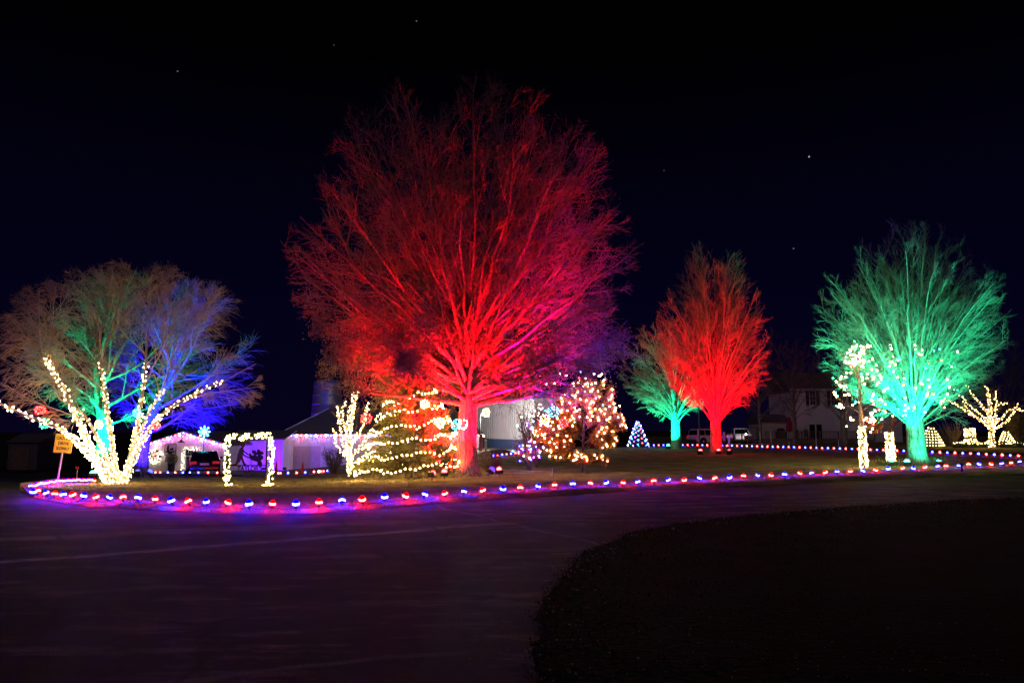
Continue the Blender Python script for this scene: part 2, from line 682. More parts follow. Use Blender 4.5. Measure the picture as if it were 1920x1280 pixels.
def lawn():
    rows = [0, .04, .1, .18, .27, .37, .48, .6, .75, 1.0, 1.4, 2.0]
    cols = list(np.arange(38, 2201, 8.0))
    V, F = [], []
    rr = random.Random(4)
    nr = None
    for px in cols:
        a = G(px, interp(EDGE_F, px))
        b = G(px, interp(EDGE_B, px))
        ab = Vector((b.x - a.x, b.y - a.y))
        L = max(ab.length, .02)
        u = ab / L
        ds = [min(r, L * (i + 1) / 40) for i, r in enumerate(rows)]
        st = ds[-1]
        ds += [st + (L - st) * (k / 22) ** 1.4 for k in range(1, 23)]
        ds.append(L + .02)
        nr = len(ds)
        wig = .05 * math.sin(px * .045) + .035 * rr.uniform(-1, 1)
        for k, q in enumerate(ds):
            x, y = a.x + u.x * (q - (wig if k < 6 else 0)), a.y + u.y * (q - (wig if k < 6 else 0))
            z = Hf(x, y) + (bank(q) if k < nr - 1 else -.03)
            if 0 < k < 10:
                z += rr.uniform(-.008, .012)
            if k == 0:
                z = Hf(x, y) - .03
            V.append((x, y, z))
    n = len(cols)
    for i in range(n - 1):
        for k in range(nr - 1):
            F.append((i * nr + k, (i + 1) * nr + k, (i + 1) * nr + k + 1, i * nr + k + 1))
    o = link('lawn', nmesh('lawn', V, F, True), M_lawn)
    o['kind'] = 'structure'
    return o


lawn()


def quad_sheet(name, pix, dz, m, n=24):
    """sheet between two photo edges given as pixel polylines (front, back)"""
    f, b = pix
    V, F = [], []
    k = 10
    for i in range(n + 1):
        t = i / n

        def pick(tab):
            s = t * (len(tab) - 1)
            j = min(int(s), len(tab) - 2)
            w = s - j
            return Vector(tab[j]) * (1 - w) + Vector(tab[j + 1]) * w
        A, B = pick([Vector((*p, 0)) for p in f]), pick([Vector((*p, 0)) for p in b])
        for j in range(k + 1):
            q = A * (1 - j / k) + B * (j / k)
            V.append((q.x, q.y, Hf(q.x, q.y) + dz))
    for i in range(n):
        for j in range(k):
            F.append((i * (k + 1) + j, (i + 1) * (k + 1) + j, (i + 1) * (k + 1) + j + 1, i * (k + 1) + j + 1))
    o = link(name, nmesh(name, V, F, True), m)
    o['kind'] = 'structure'
    return o


def resample_xy(pts, step):
    p = np.array(pts, float)
    sg = np.linalg.norm(np.diff(p, axis=0), axis=1)
    q = np.concatenate([[0], np.cumsum(sg)])
    n = int(q[-1] / step)
    u = np.linspace(0, q[-1], n)
    return np.stack([np.interp(u, q, p[:, 0]), np.interp(u, q, p[:, 1])], 1), q[-1]


def w2(px, d):
    p = on_ground(px, d)
    return (p.x, p.y)


# dark verge in the right foreground (its gravelly rim catches a little light), driveway and lawn further back
VE = [(1000, 1290), (1020, 1130), (1060, 1065), (1110, 1030), (1180, 1000), (1290, 980), (1400, 968), (1600, 950), (1800, 938), (2100, 925)]
_v = [G(a, b) for a, b in VE]
_vp, _ = resample_xy([(p.x, p.y) for p in _v], .12)
_rv = np.random.default_rng(3)
_w = np.cumsum(_rv.normal(0, .03, len(_vp)))
_w = _w - np.convolve(_w, np.ones(25) / 25, 'same') + _rv.normal(0, .025, len(_vp))
vf = [(float(x + a), float(y + a * .8)) for (x, y), a in zip(_vp, _w)]
vb = [(x + 22, y - 15) for (x, y) in vf]
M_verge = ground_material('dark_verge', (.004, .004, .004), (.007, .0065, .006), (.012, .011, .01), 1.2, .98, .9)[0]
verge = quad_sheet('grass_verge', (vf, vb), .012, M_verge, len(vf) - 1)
quad_sheet('driveway', ([w2(250, 46), w2(420, 45), w2(530, 41.5), w2(700, 42), w2(860, 41), w2(960, 44), w2(1100, 57)], [w2(230, 60.8), w2(420, 60.8), w2(530, 69), w2(700, 69), w2(860, 69), w2(960, 69), w2(1100, 74)]), .012, M_mulch)
quad_sheet('back_lawn', ([w2(1180, 81), w2(1400, 81), w2(1640, 62), w2(1900, 52), w2(2300, 44)], [w2(1180, 190), w2(1400, 190), w2(1640, 190), w2(1900, 190), w2(2300, 190)]), .03, M_lawn, 40)

# ------------------------------------------------------------------ grass blades and verge pebbles


def blades(name, pts, hgt, wid, m, seed, label, cat='grass', lean=.6):
    r = np.random.default_rng(seed)
    n = len(pts)
    a = r.uniform(0, 2 * np.pi, n)
    h = hgt * r.uniform(.5, 1.3, n)
    w = wid * r.uniform(.6, 1.4, n)
    ux, uy = np.cos(a), np.sin(a)
    b = r.uniform(0, 2 * np.pi, n)
    l = h * lean * r.uniform(.1, 1, n)
    V = np.zeros((n, 3, 3))
    V[:, 0] = pts + np.stack([ux * w, uy * w, np.zeros(n)], 1)
    V[:, 1] = pts - np.stack([ux * w, uy * w, np.zeros(n)], 1)
    V[:, 2] = pts + np.stack([np.cos(b) * l, np.sin(b) * l, h], 1)
    o = link(name, np_mesh(name, V.reshape(-1, 3), np.arange(n * 3).reshape(-1, 3), False), m)
    o['kind'] = 'stuff'
    o['label'] = label
    o['category'] = cat
    return o


M_blade = mat('grass_blade', (.34, .29, .16), .8, var=.45, scale=.8)
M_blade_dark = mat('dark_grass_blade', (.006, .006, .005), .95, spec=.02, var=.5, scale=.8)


def lawn_points():
    r = np.random.default_rng(11)
    out = []
    cols = np.arange(42, 1960, 4.0)
    for px in cols:
        a = G(px, interp(EDGE_F, px))
        b = G(px, interp(EDGE_B, px))
        ab = Vector((b.x - a.x, b.y - a.y))
        L = ab.length
        if L < .1:
            continue
        u = ab / L
        side = 4.0 / FPX * a.y
        nb = int(side * 2 * 420)
        for k in range(nb):
            q = r.uniform(0, .4)
            sd = r.uniform(-1, 1) * side
            x, y = a.x + u.x * q + u.y * sd, a.y + u.y * q - u.x * sd
            out.append((x, y, Hf(x, y) + bank(q) - .022))
        for k in range(int(side * 2 * 2100)):
            q = .4 + r.uniform(0, 1) ** 1.5 * min(3.2, max(L - .5, .1))
            sd = r.uniform(-1, 1) * side
            x, y = a.x + u.x * q + u.y * sd, a.y + u.y * q - u.x * sd
            out.append((x, y, Hf(x, y) + bank(q) - .008))
        for k in range(90):
            q = 2.5 + r.uniform(0, 1) ** 1.4 * min(L - 2.6, 18)
            if q > L - .1 or q < 0:
                continue
            sd = r.uniform(-1, 1) * 4.0 / FPX * (a.y + q)
            x, y = a.x + u.x * q + u.y * sd, a.y + u.y * q - u.x * sd
            out.append((x, y, Hf(x, y) + bank(q) - .008))
    return np.array(out)


blades('lawn_grass', lawn_points(), .052, .0065, M_blade, 3, 'short winter grass blades covering the lawn behind the kerb lights')


def verge_points():
    r = np.random.default_rng(5)
    out = []
    for i in range(len(vf) - 1):
        A, B = Vector(vf[i]), Vector(vf[i + 1])
        n = int((B - A).length * 420)
        for _ in range(min(n, 3200)):
            t = r.uniform()
            p = A * (1 - t) + B * t
            q = r.uniform() ** 2 * 3.0
            nrm = Vector((B.y - A.y, -(B.x - A.x))).normalized()
            out.append((p.x + nrm.x * q + r.normal() * .06, p.y + nrm.y * q + r.normal() * .06, .008))
    return np.array(out)


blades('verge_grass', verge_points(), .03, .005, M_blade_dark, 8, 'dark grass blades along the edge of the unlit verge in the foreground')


def pebbles():
    r = random.Random(9)
    mb = MB()
    prof = [(.2, -.6), (.9, -.2), (.8, .4), (.2, .7)]
    for i in range(len(vf) - 1):
        A, B = Vector(vf[i]), Vector(vf[i + 1])
        if r.random() < .35:
            continue
        for _ in range(int((B - A).length * 34 + r.random())):
            t = r.random()
            p = A * (1 - t) + B * t
            q = r.gauss(.05, .22)
            nrm = Vector((B.y - A.y, -(B.x - A.x))).normalized()
            s = r.uniform(.004, .014)
            mb.lathe([(a * s, b * s * .7) for a, b in prof], 5, (p.x + nrm.x * q, p.y + nrm.y * q, .022))
    for _ in range(110):
        p = G(r.uniform(1050, 1900), r.uniform(1150, 1280))
        s = r.uniform(.002, .006)
        mb.lathe([(a * s, b * s * .7) for a, b in prof], 5, (p.x, p.y, .022))
    o = mb.build('verge_gravel', mat('pale_gravel', (.28, .25, .24), .6, var=.3, scale=30))
    o['kind'] = 'stuff'
    o['label'] = 'pale gravel scattered along the rim of the dark verge'
    o['category'] = 'gravel'


pebbles()

# ------------------------------------------------------------------ bulbs and strings of lights


def c9_mesh(name, s, m):
    prof = [(.30, -.55), (.62, -.42), (.92, -.1), (.95, .18), (.72, .62), (.36, 1.05), (.06, 1.35)]
    me = MB().lathe([(r * s, z * s) for r, z in prof], 8).mesh(name, True)
    me.materials.append(m)
    return me


C9 = {}


def c9(color, s):
    k = (color, round(s, 3))
    if k not in C9:
        C9[k] = c9_mesh('bulb', s, EM[color])
    return C9[k]


STAKE = {}


def stake_mesh(s, h):
    k = (round(s, 3), round(h, 3))
    if k not in STAKE:
        mb = MB()
        mb.lathe([(.38 * s, -1.25 * s), (.42 * s, -.5 * s)], 6)
        mb.tube([(0, 0, -1.25 * s), (0, 0, -h)], .006, 4)
        me = mb.mesh('stake')
        me.materials.append(M_wire)
        STAKE[k] = me
    return STAKE[k]


def bulb_row(name, label, cat, pts, colors, s, stake=0., group=None, up=True, wire=True, tilt=0.):
    """a string of large bulbs: wire plus one part for each bulb, its socket or stake a sub-part"""
    r = random.Random(hash(label) % 1000 if False else len(label) * 7 + len(pts))
    base = Vector(pts[0])
    t = thing(name, label, cat, base, group=group)
    if wire and len(pts) > 1:
        path = []
        for i in range(len(pts)):
            p = Vector(pts[i]) - base
            if i:
                q = (Vector(pts[i]) + Vector(pts[i - 1])) / 2 - base
                q.z -= (1.25 * s + .02)
                path.append(q)
            path.append(p + Vector((0, 0, -1.1 * s)))
        MB().tube(path, .005, 4).build('wire', M_wire, t)
    for i, p in enumerate(pts):
        c = colors[i % len(colors)]
        b = link('bulb', c9(c, s * r.uniform(.92, 1.08)) if False else c9(c, s), None, t, Vector(p) - base)
        b.rotation_euler = (r.uniform(-.38, .38) + (0 if up else math.pi), r.uniform(-.38, .38), r.uniform(0, 6))
        q_ = r.uniform(.88, 1.12)
        b.scale = (q_, q_, q_)
        k = link('stake' if stake else 'socket', stake_mesh(s, max(stake, 1.6 * s)), None, b)
    return t


OCT_V = np.array([(1, 0, 0), (0, 1, 0), (-1, 0, 0), (0, -1, 0), (0, 0, 1.5), (0, 0, -1.5)], float)
OCT_F = np.array([(0, 1, 4), (1, 2, 4), (2, 3, 4), (3, 0, 4), (1, 0, 5), (2, 1, 5), (3, 2, 5), (0, 3, 5)])


def mini_bulbs(pts, s, seed=0):
    pts = np.asarray(pts, float)
    r = np.random.default_rng(seed)
    n = len(pts)
    sc = s * r.uniform(.75, 1.25, (n, 1, 1))
    a = r.uniform(0, 6.28, n)
    tl = r.uniform(-1.2, 1.2, n)
    V = np.repeat(OCT_V[None], n, 0)
    ct, stt = np.cos(tl)[:, None], np.sin(tl)[:, None]
    y = V[:, :, 1] * ct - V[:, :, 2] * stt
    z = V[:, :, 1] * stt + V[:, :, 2] * ct
    ca, sa = np.cos(a)[:, None], np.sin(a)[:, None]
    x = V[:, :, 0] * ca - y * sa
    y2 = V[:, :, 0] * sa + y * ca
    V = np.stack([x, y2, z], -1) * sc + pts[:, None, :]
    F = (OCT_F[None] + (np.arange(n) * 6)[:, None, None]).reshape(-1, 3)
    return np_mesh('bulbs', V.reshape(-1, 3), F, False)


def resample(path, step):
    path = np.asarray([tuple(p) for p in path], float)
    seg = np.linalg.norm(np.diff(path, axis=0), axis=1)
    s = np.concatenate([[0], np.cumsum(seg)])
    n = max(2, int(s[-1] / step) + 1)
    q = np.linspace(0, s[-1], n)
    return np.stack([np.interp(q, s, path[:, k]) for k in range(3)], 1), s[-1]


def helix(path, radii, pitch, gap=.015):
    """points of a string wound round a limb"""
    path = np.asarray([tuple(p) for p in path], float)
    radii = np.asarray(radii, float)
    seg = np.linalg.norm(np.diff(path, axis=0), axis=1)
    s = np.concatenate([[0], np.cumsum(seg)])
    L = s[-1]
    turns = L / pitch
    n = int(max(12, turns * 10))
    q = np.linspace(0, L, n)
    c = np.stack([np.interp(q, s, path[:, k]) for k in range(3)], 1)
    r = np.interp(q, s, radii) + gap
    t = np.gradient(c, axis=0)
    t /= np.linalg.norm(t, axis=1)[:, None] + 1e-9
    ref = np.array([.3, .9, .2])
    u = np.cross(t, ref)
    u /= np.linalg.norm(u, axis=1)[:, None] + 1e-9
    v = np.cross(t, u)
    a = 2 * np.pi * q / pitch
    return c + (u * np.cos(a)[:, None] + v * np.sin(a)[:, None]) * r[:, None]


def mini_string(name, label, pts_wire, bulbs_pts, color, s, cat='string lights', group=None, seed=0, wire_r=.004):
    base = Vector(pts_wire[0])
    t = thing(name, label, cat, base, group=group)
    w = np.asarray([tuple(p) for p in pts_wire], float) - np.array(base)
    MB().tube([Vector(p) for p in w], wire_r, 3, caps=False).build('wire', M_wire, t)
    o = link('bulbs', mini_bulbs(np.asarray(bulbs_pts) - np.array(base), s, seed), EM[color], t)
    o['kind'] = 'stuff'
    return t


def wrap(name, label, path, radii, pitch, spacing, color='warm', s=.02, group=None, seed=0, jitter=.02):
    hx = helix(path, radii, pitch)
    b, L = resample(hx, spacing)
    r = np.random.default_rng(seed)
    b = b + r.normal(0, jitter, b.shape)
    return mini_string(name, label, hx, b, color, s, group=group, seed=seed)


def light_ball(label, c, rad, color, seed=0, cord=.5, nb=26, s=.022, group='light balls hung in the trees'):
    """hanging sphere of wire hoops set with small bulbs"""
    t = thing('light_ball', label, 'light ball', c, group=group)
    mb = MB()
    for k in range(4):
        a = math.pi * k / 4
        mb.tube([Vector((math.cos(a) * math.cos(b), math.sin(a) * math.cos(b), math.sin(b))) * rad for b in np.linspace(0, 2 * math.pi, 17)], .006, 4, False)
    for zz in (-.6, 0, .6):
        q = math.sqrt(1 - zz * zz)
        mb.tube([Vector((math.cos(b) * q, math.sin(b) * q, zz)) * rad for b in np.linspace(0, 2 * math.pi, 17)], .006, 4, False)
    mb.build('frame', M_wire, t)
    r = np.random.default_rng(seed)
    i = np.arange(nb) + .5
    ph = np.arccos(1 - 2 * i / nb)
    th = np.pi * (1 + 5 ** .5) * i
    pts = np.stack([np.cos(th) * np.sin(ph), np.sin(th) * np.sin(ph), np.cos(ph)], 1) * rad * r.uniform(.85, 1.08, (nb, 1))
    o = link('bulbs', mini_bulbs(pts, s, seed), EM[color], t)
    o['kind'] = 'stuff'
    MB().tube([(0, 0, rad), (0.02, 0, rad + cord)], .005, 4).build('cord', M_wire, t)
    return t


# ------------------------------------------------------------------ trees


def norm(a):
    return a / (np.linalg.norm(a, axis=-1, keepdims=True) + 1e-9)


def env_exit(p, d, ells):
    best = np.full(len(p), .25)
    for (c, r) in ells:
        q = (p - c) / r
        e = d / r
        A = (e * e).sum(1)
        B = (q * e).sum(1)
        C = (q * q).sum(1) - 1
        D = B * B - A * C
        t = np.where(D > 0, (-B + np.sqrt(np.maximum(D, 0))) / A, -1)
        best = np.maximum(best, t)
    return best


def spawn(r, pp, pr, n, t0, t1, ang, spread, lf, K, trop, wig, ells, out=.0, upb=.0, rl=.013, rmin=.004, elev=None, lmin=.12, lmax=99, tfall=.4, rpar=.7, fill=None):
    N, KP = pr.shape
    ii = np.repeat(np.arange(N), n)
    j = np.tile(np.arange(n), N)
    M = N * n
    t = t0 + (t1 - t0) * (j + r.uniform(0, 1, M)) / n
    f = t * (KP - 1)
    k = np.minimum(f.astype(int), KP - 2)
    w = (f - k)[:, None]
    st = pp[ii, k] * (1 - w) + pp[ii, k + 1] * w
    rad = pr[ii, k] * (1 - w[:, 0]) + pr[ii, k + 1] * w[:, 0]
    tan = norm(pp[ii, k + 1] - pp[ii, k])
    if elev is not None:
        az = j * 2.39996 + r.uniform(-.35, .35, M) + ii * 1.3
        el = np.radians(elev(t) + r.normal(0, spread, M))
        d = np.stack([np.cos(az) * np.cos(el), np.sin(az) * np.cos(el), np.sin(el)], 1)
    else:
        rv = norm(r.normal(0, 1, (M, 3)))
        pe = norm(np.cross(tan, rv))
        a = np.radians(ang + spread * r.normal(0, 1, M))[:, None]
        d = tan * np.cos(a) + pe * np.sin(a)
    cen = ells[0][0]
    ov = norm(st - cen)
    d = norm(d + ov * out + np.array([0, 0, 1.0]) * upb)
    plen = np.linalg.norm(np.diff(pp, axis=1), axis=2).sum(1)[ii]
    ex = env_exit(st, d, ells)
    L = plen * lf * r.uniform(.65, 1.25, M) * (1 - tfall * t)
    if fill is not None:
        L = ex * r.uniform(fill[0], fill[1], M)
    L = np.minimum(np.minimum(L, ex * r.uniform(.72, 1.03, M)), lmax)
    ok = L > lmin
    st, d, L, rad = st[ok], d[ok], L[ok], rad[ok]
    M = len(st)
    r0 = np.maximum(np.minimum(rad * rpar, L * rl), rmin)
    pts = np.zeros((M, K, 3))
    pts[:, 0] = st
    cur = d
    step = (L / (K - 1))[:, None]
    for q in range(1, K):
        cur = norm(cur + np.array([0, 0, 1.0]) * trop + r.normal(0, wig, (M, 3)))
        pts[:, q] = pts[:, q - 1] + cur * step
    taper = np.linspace(1, .22, K)[None, :]
    rr = np.maximum(r0[:, None] * taper, rmin * .7)
    return pts, rr


def reach(r, pp, pr, n, ell, z0, z1, K=10, lift=.1, bow=.3, rl=.018, rmin=.012, rpar=.5, zlo=-.75, inner=.3, wig=.03):
    """limbs from the trunk to points spread evenly over the crown's outline"""
    c, q = np.array(ell[0], float), np.array(ell[1], float)
    i = np.arange(n) + .5
    zz = 1 - (1 - zlo) * i / n
    th = np.pi * (1 + 5 ** .5) * i + r.uniform(-.25, .25, n)
    ho = np.sqrt(np.maximum(0, 1 - zz * zz))
    sc = np.where(r.uniform(0, 1, n) < inner, r.uniform(.5, .8, n), r.uniform(.86, 1.0, n))
    low = np.where(zz < 0, 1.0, 1.0)
    tgt = c + np.stack([np.cos(th) * ho, np.sin(th) * ho, zz], 1) * q * sc[:, None] * low[:, None]
    tz = pp[0, :, 2]
    f = np.clip((zz - zlo) / (1 - zlo), 0, 1)
    sz = z0 + (z1 - z0) * np.clip(f + r.normal(0, .06, n), 0, 1) ** 1.2
    st = np.stack([np.interp(sz, tz, pp[0, :, 0]), np.interp(sz, tz, pp[0, :, 1]), sz], 1)
    rad = np.interp(sz, tz, pr[0])
    L = np.linalg.norm(tgt - st, axis=1)
    hor = tgt - st
    up = np.array([0, 0, 1.0])
    ctl = st + hor * np.array([bow + .3, bow + .3, .45 - bow * .5]) + up * (L * lift)[:, None]
    s = np.linspace(0, 1, K)[None, :, None]
    pts = st[:, None] * (1 - s) ** 2 + 2 * ctl[:, None] * s * (1 - s) + tgt[:, None] * s ** 2
    nz = r.normal(0, wig, (n, K, 3)) * L[:, None, None] * np.linspace(0, 1, K)[None, :, None]
    nz = np.cumsum(nz, 1) * .35
    pts = pts + nz * (1 - .3 * s)
    r0 = np.maximum(np.minimum(rad * rpar, L * rl), rmin)
    rr = np.maximum(r0[:, None] * (1 - .84 * np.linspace(0, 1, K)[None] ** .8), rmin * .5)
    return pts, rr


def tubes(pts, rad, S):
    N, K, _ = pts.shape
    t = np.gradient(pts, axis=1)
    t = norm(t)
    avg = norm(pts[:, -1] - pts[:, 0])
    ref = np.where(np.abs(avg[:, 2:3]) > .8, np.array([[1.0, 0, 0]]), np.array([[0, 0, 1.0]]))
    u = norm(np.cross(t, ref[:, None, :]))
    v = np.cross(t, u)
    a = 2 * np.pi * np.arange(S) / S
    V = pts[:, :, None, :] + (u[:, :, None, :] * np.cos(a)[None, None, :, None] + v[:, :, None, :] * np.sin(a)[None, None, :, None]) * rad[:, :, None, None]
    idx = np.arange(N * K * S).reshape(N, K, S)
    nx = np.roll(idx, -1, axis=2)
    F = np.stack([idx[:, :-1], nx[:, :-1], nx[:, 1:], idx[:, 1:]], -1).reshape(-1, 4)
    return V.reshape(-1, 3), F


def join(parts):
    V, F, k = [], [], 0
    for v, f in parts:
        V.append(v)
        F.append(f + k)
        k += len(v)
    return np.concatenate(V), np.concatenate(F)


def to_levels(paths, K=9):
    P_, R_ = [], []
    for path, rad in paths:
        path = np.asarray([tuple(p) for p in path], float)
        seg = np.linalg.norm(np.diff(path, axis=0), axis=1)
        s = np.concatenate([[0], np.cumsum(seg)])
        q = np.linspace(0, s[-1], K)
        P_.append(np.stack([np.interp(q, s, path[:, k]) for k in range(3)], 1))
        R_.append(np.interp(q, s, rad))
    return np.array(P_), np.array(R_)


def smooth_path(path, n=14):
    """Catmull-Rom through the points"""
    p = [np.asarray(tuple(q), float) for q in path]
    p = [2 * p[0] - p[1]] + p + [2 * p[-1] - p[-2]]
    out = []
    m = len(p) - 3
    for i in range(m):
        a, b, c, d = p[i:i + 4]
        for k in range(max(2, n // m)):
            t = k / max(2, n // m)
            out.append(.5 * (2 * b + (c - a) * t + (2 * a - 5 * b + 4 * c - d) * t * t + (3 * b - a - 3 * c + d) * t ** 3))
    out.append(p[-2])
    return out


def make_tree(name, label, base, seed, stems, levels, ells, mtr=None, mtw=None, group=None, limb_level=True, limb_sides=7, leaves=None, cat='tree'):
    """stems: list of (path, radii) relative to base; levels: keyword dicts for spawn()"""
    r = np.random.default_rng(seed)
    mtr = mtr or M_bark
    mtw = mtw or M_twig
    t = thing(name, label, cat, base, group=group)
    ells = [(np.array(c, float), np.array(q, float)) for c, q in ells]
    for path, rad in stems:
        pth = smooth_path(path, 18)
        rr = np.interp(np.linspace(0, 1, len(pth)), np.linspace(0, 1, len(rad)), rad)
        p, q = np.array([pth]), np.array([rr])
        V, F = tubes(p, q, 12)
        link('trunk' if len(stems) == 1 else 'stem', np_mesh('trunk', V, F), mtr, t)
    pp, pr = to_levels([(smooth_path(a, 18), np.interp(np.linspace(0, 1, len(smooth_path(a, 18))), np.linspace(0, 1, len(b)), b)) for a, b in stems])
    allp = []
    res = [(pp, pr)]
    for i, lv in enumerate(levels):
        lv = dict(lv)
        src = lv.pop('src', None)
        S = lv.pop('S', 3)
        pp, pr = res[-1] if src is None else res[src]
        rc = lv.pop('reach', None)
        pp, pr = reach(r, pp, pr, **rc) if rc else spawn(r, pp, pr, ells=ells, **lv)
        res.append((pp, pr))
        if i == 0 and limb_level:
            for k in range(len(pp)):
                V, F = tubes(pp[k:k + 1], pr[k:k + 1], limb_sides)
                link('limb', np_mesh('limb', V, F), mtr, t)
        else:
            allp.append(tubes(pp, pr, S))
    if allp:
        V, F = join(allp)
        link('crown', np_mesh('crown', V, F), mtw, t)
    if leaves:
        leaf_part(t, res, leaves, seed)
    return t, res


def leaf_part(t, res, leaves, seed):
    r = np.random.default_rng(seed + 5)
    pts = np.concatenate([p[:, 1:].reshape(-1, 3) for p, _ in res[-leaves.get('last', 1):]])
    wgt = leaves['where'](pts)
    pick = r.choice(len(pts), leaves['n'], p=wgt / wgt.sum())
    c = pts[pick] + r.normal(0, leaves.get('jit', .08), (leaves['n'], 3))
    V, F = leaf_cards(c, leaves['size'], r)
    o = link('leaves', np_mesh('leaves', V, F, False), leaves['mat'], t)
    o['kind'] = 'stuff'


def leaf_cards(c, size, r):
    """small leaves folded along the midrib"""
    n = len(c)
    a = norm(r.normal(0, 1, (n, 3)))
    b = norm(np.cross(a, r.normal(0, 1, (n, 3))))
    w = np.cross(a, b)
    s = size * r.uniform(.6, 1.3, (n, 1))
    V = np.zeros((n, 4, 3))
    V[:, 0] = c - a * s
    V[:, 1] = c + b * s * .5 + w * s * .2
    V[:, 2] = c + a * s
    V[:, 3] = c - b * s * .5 + w * s * .2
    i = np.arange(n * 4).reshape(n, 4)
    F = np.concatenate([i[:, [0, 1, 2]], i[:, [0, 2, 3]]])
    return V.reshape(-1, 3), F


def floodlight(label, loc, aim, color, power, spot=80, blend=.6, s=.13, lens=30, name='floodlight', group=None, lens_col=None, turn=True):
    """ground floodlight: bracket stake, housing, lit lens and its own beam"""
    loc = Vector(loc)
    t = thing(name, label, 'floodlight', loc, group=group)
    d = (Vector(aim) - (loc + Vector((0, 0, .18)))).normalized()
    q = d.to_track_quat('-Z', 'Y')
    rot = q.to_matrix()
    c = Vector((0, 0, .2))
    MB().box(c + rot @ Vector((0, 0, .04)), (s * 1.7, s * 1.3, s * .8), rot, .012).build('housing', M_dark, t)
    mb = MB()
    mb.tube([(0, 0, -.12), (0, 0, .1)], .012, 5)
    mb.box((0, 0, .11), (s * 1.9, .03, .02))
    mb.box((-s * .95, 0, .155), (.012, .03, .1))
    mb.box((s * .95, 0, .155), (.012, .03, .1))
    mb.build('bracket', M_dark, t)
    lc = lens_col or color
    nm = 'lens_%d_%d_%d_%d' % (int(lc[0] * 99), int(lc[1] * 99), int(lc[2] * 99), int(lens))
    mm = glow(nm, tuple(max(x, .03) for x in lc), lens)
    ln = MB().lathe([(s * .62, -.02), (s * .62, -.02 - s * .35), (s * .42, -.02 - s * .65), (s * .1, -.02 - s * .78)], 10, c, rot).build('lens', mm, t, True)
    L = bpy.data.lights.new('flood_beam', 'SPOT')
    L.energy = power
    L.color = color
    L.spot_size = math.radians(spot)
    L.spot_blend = blend
    L.shadow_soft_size = .08
    lo = bpy.data.objects.new('flood_beam', L)
    COL.objects.link(lo)
    lo.parent = t
    lo.location = c + d * (.08 + s)
    lo.rotation_mode = 'QUATERNION'
    lo.rotation_quaternion = q
    return t


RED = (1.0, .0, .007)
GRN = (.0, 1.0, .44)
BLU = (.006, .002, 1.0)
VIO = (.13, .0, 1.0)
LZ = BANK

# the big red oak -------------------------------------------------
oak_b = G(875, 893, LZ)
oak_d = oak_b.y
K_ = oak_d / FPX


def rel(px, py, base, d=None):
    p = P(px, py, d or base.y) - base
    return p


oz = lambda py: P(875, py, oak_d).z - oak_b.z
oak_top = oz(150)
oak_r = (P(1200, 500, oak_d).x - P(540, 500, oak_d).x) / 2
ellA = ((-.1, 0, oz(490)), (oak_r * .98, oak_r * .98, oz(160) - oz(490)))
ellB = ((-.1, 0, oz(668)), (oak_r * 1.10, oak_r * .95, 1.25))
ellC = ((-.1, 0, oz(400)), (oak_r * .9, oak_r * .9, oz(172) - oz(400)))
trunk = ([(0, 0, -.1), (0, 0, .12), (0.0, 0, .5), (.0, 0, 1.3), (.03, 0, 2.3), (.02, 0, 3.4), (-.12, .0, 4.6), (.1, .1, 5.8), (-.05, 0, 7.2)],
         [.66, .47, .37, .32, .30, .24, .15, .09, .04])
oak, oak_res = make_tree('red_oak_tree', 'tallest bare tree in the middle, flooded bright red from below', oak_b, 21, [trunk], [
    dict(reach=dict(n=112, ell=((-.1, 0, oz(520)), (oak_r * .99, oak_r * .96, oz(165) - oz(520))), z0=2.35, z1=5.6, lift=.02, bow=.22, rl=.0155, rpar=.55, zlo=-.62, wig=.05)),
    dict(n=8, t0=.34, t1=.98, ang=40, spread=13, lf=.38, K=7, trop=.02, wig=.11, out=.15, upb=.03, rl=.010, rmin=.009, S=4, tfall=.45),
    dict(n=6, t0=.12, t1=1, ang=38, spread=14, lf=.66, K=5, trop=.015, wig=.13, out=.2, upb=.04, rl=.008, rmin=.0068, tfall=.4, lmax=1.4),
    dict(n=6, t0=.15, t1=1, ang=40, spread=16, lf=.62, K=3, trop=.02, wig=.16, out=.12, upb=.04, rl=.008, rmin=.0062, lmax=.7, lmin=.08),
], [ellA, ellB, ellC], leaves=dict(n=46000, size=.042, mat=M_leaf, last=2, jit=.10, where=lambda p: np.exp(-((p[:, 2] - 3.5) / .95) ** 2) * np.where(p[:, 0] > 1.2, .45, 1.) * np.where(p[:, 2] < 2.75, .25, 1.) + .004))

vx = lambda px, d, dz=0.: on_ground(px, d, dz)
floodlight('red floodlight on the grass well left of the big red tree trunk', vx(811, oak_d - 1.5, LZ), oak_b + Vector((.1, -.1, .85)), RED, 3600, 46, name='floodlight', group='red floodlights under the big tree')
floodlight('red floodlight close against the left foot of the big red tree', vx(834, oak_d - 1.2, LZ), oak_b + Vector((-.9, .1, 8)), RED, 30000, 104, group='red floodlights under the big tree')
floodlight('red floodlight on the grass right of the big red tree trunk', vx(936, oak_d - .2, LZ), oak_b + Vector((.4, .4, 8.5)), RED, 20000, 98, group='red floodlights under the big tree')
floodlight('violet floodlight box beside the right-hand red floodlight of the big tree', vx(921, oak_d - .3, LZ), oak_b + Vector((4.2, .4, 4.6)), VIO, 6500, 84, lens=3, s=.16)

# upright maples: second red, second green and the big green --------------------------------


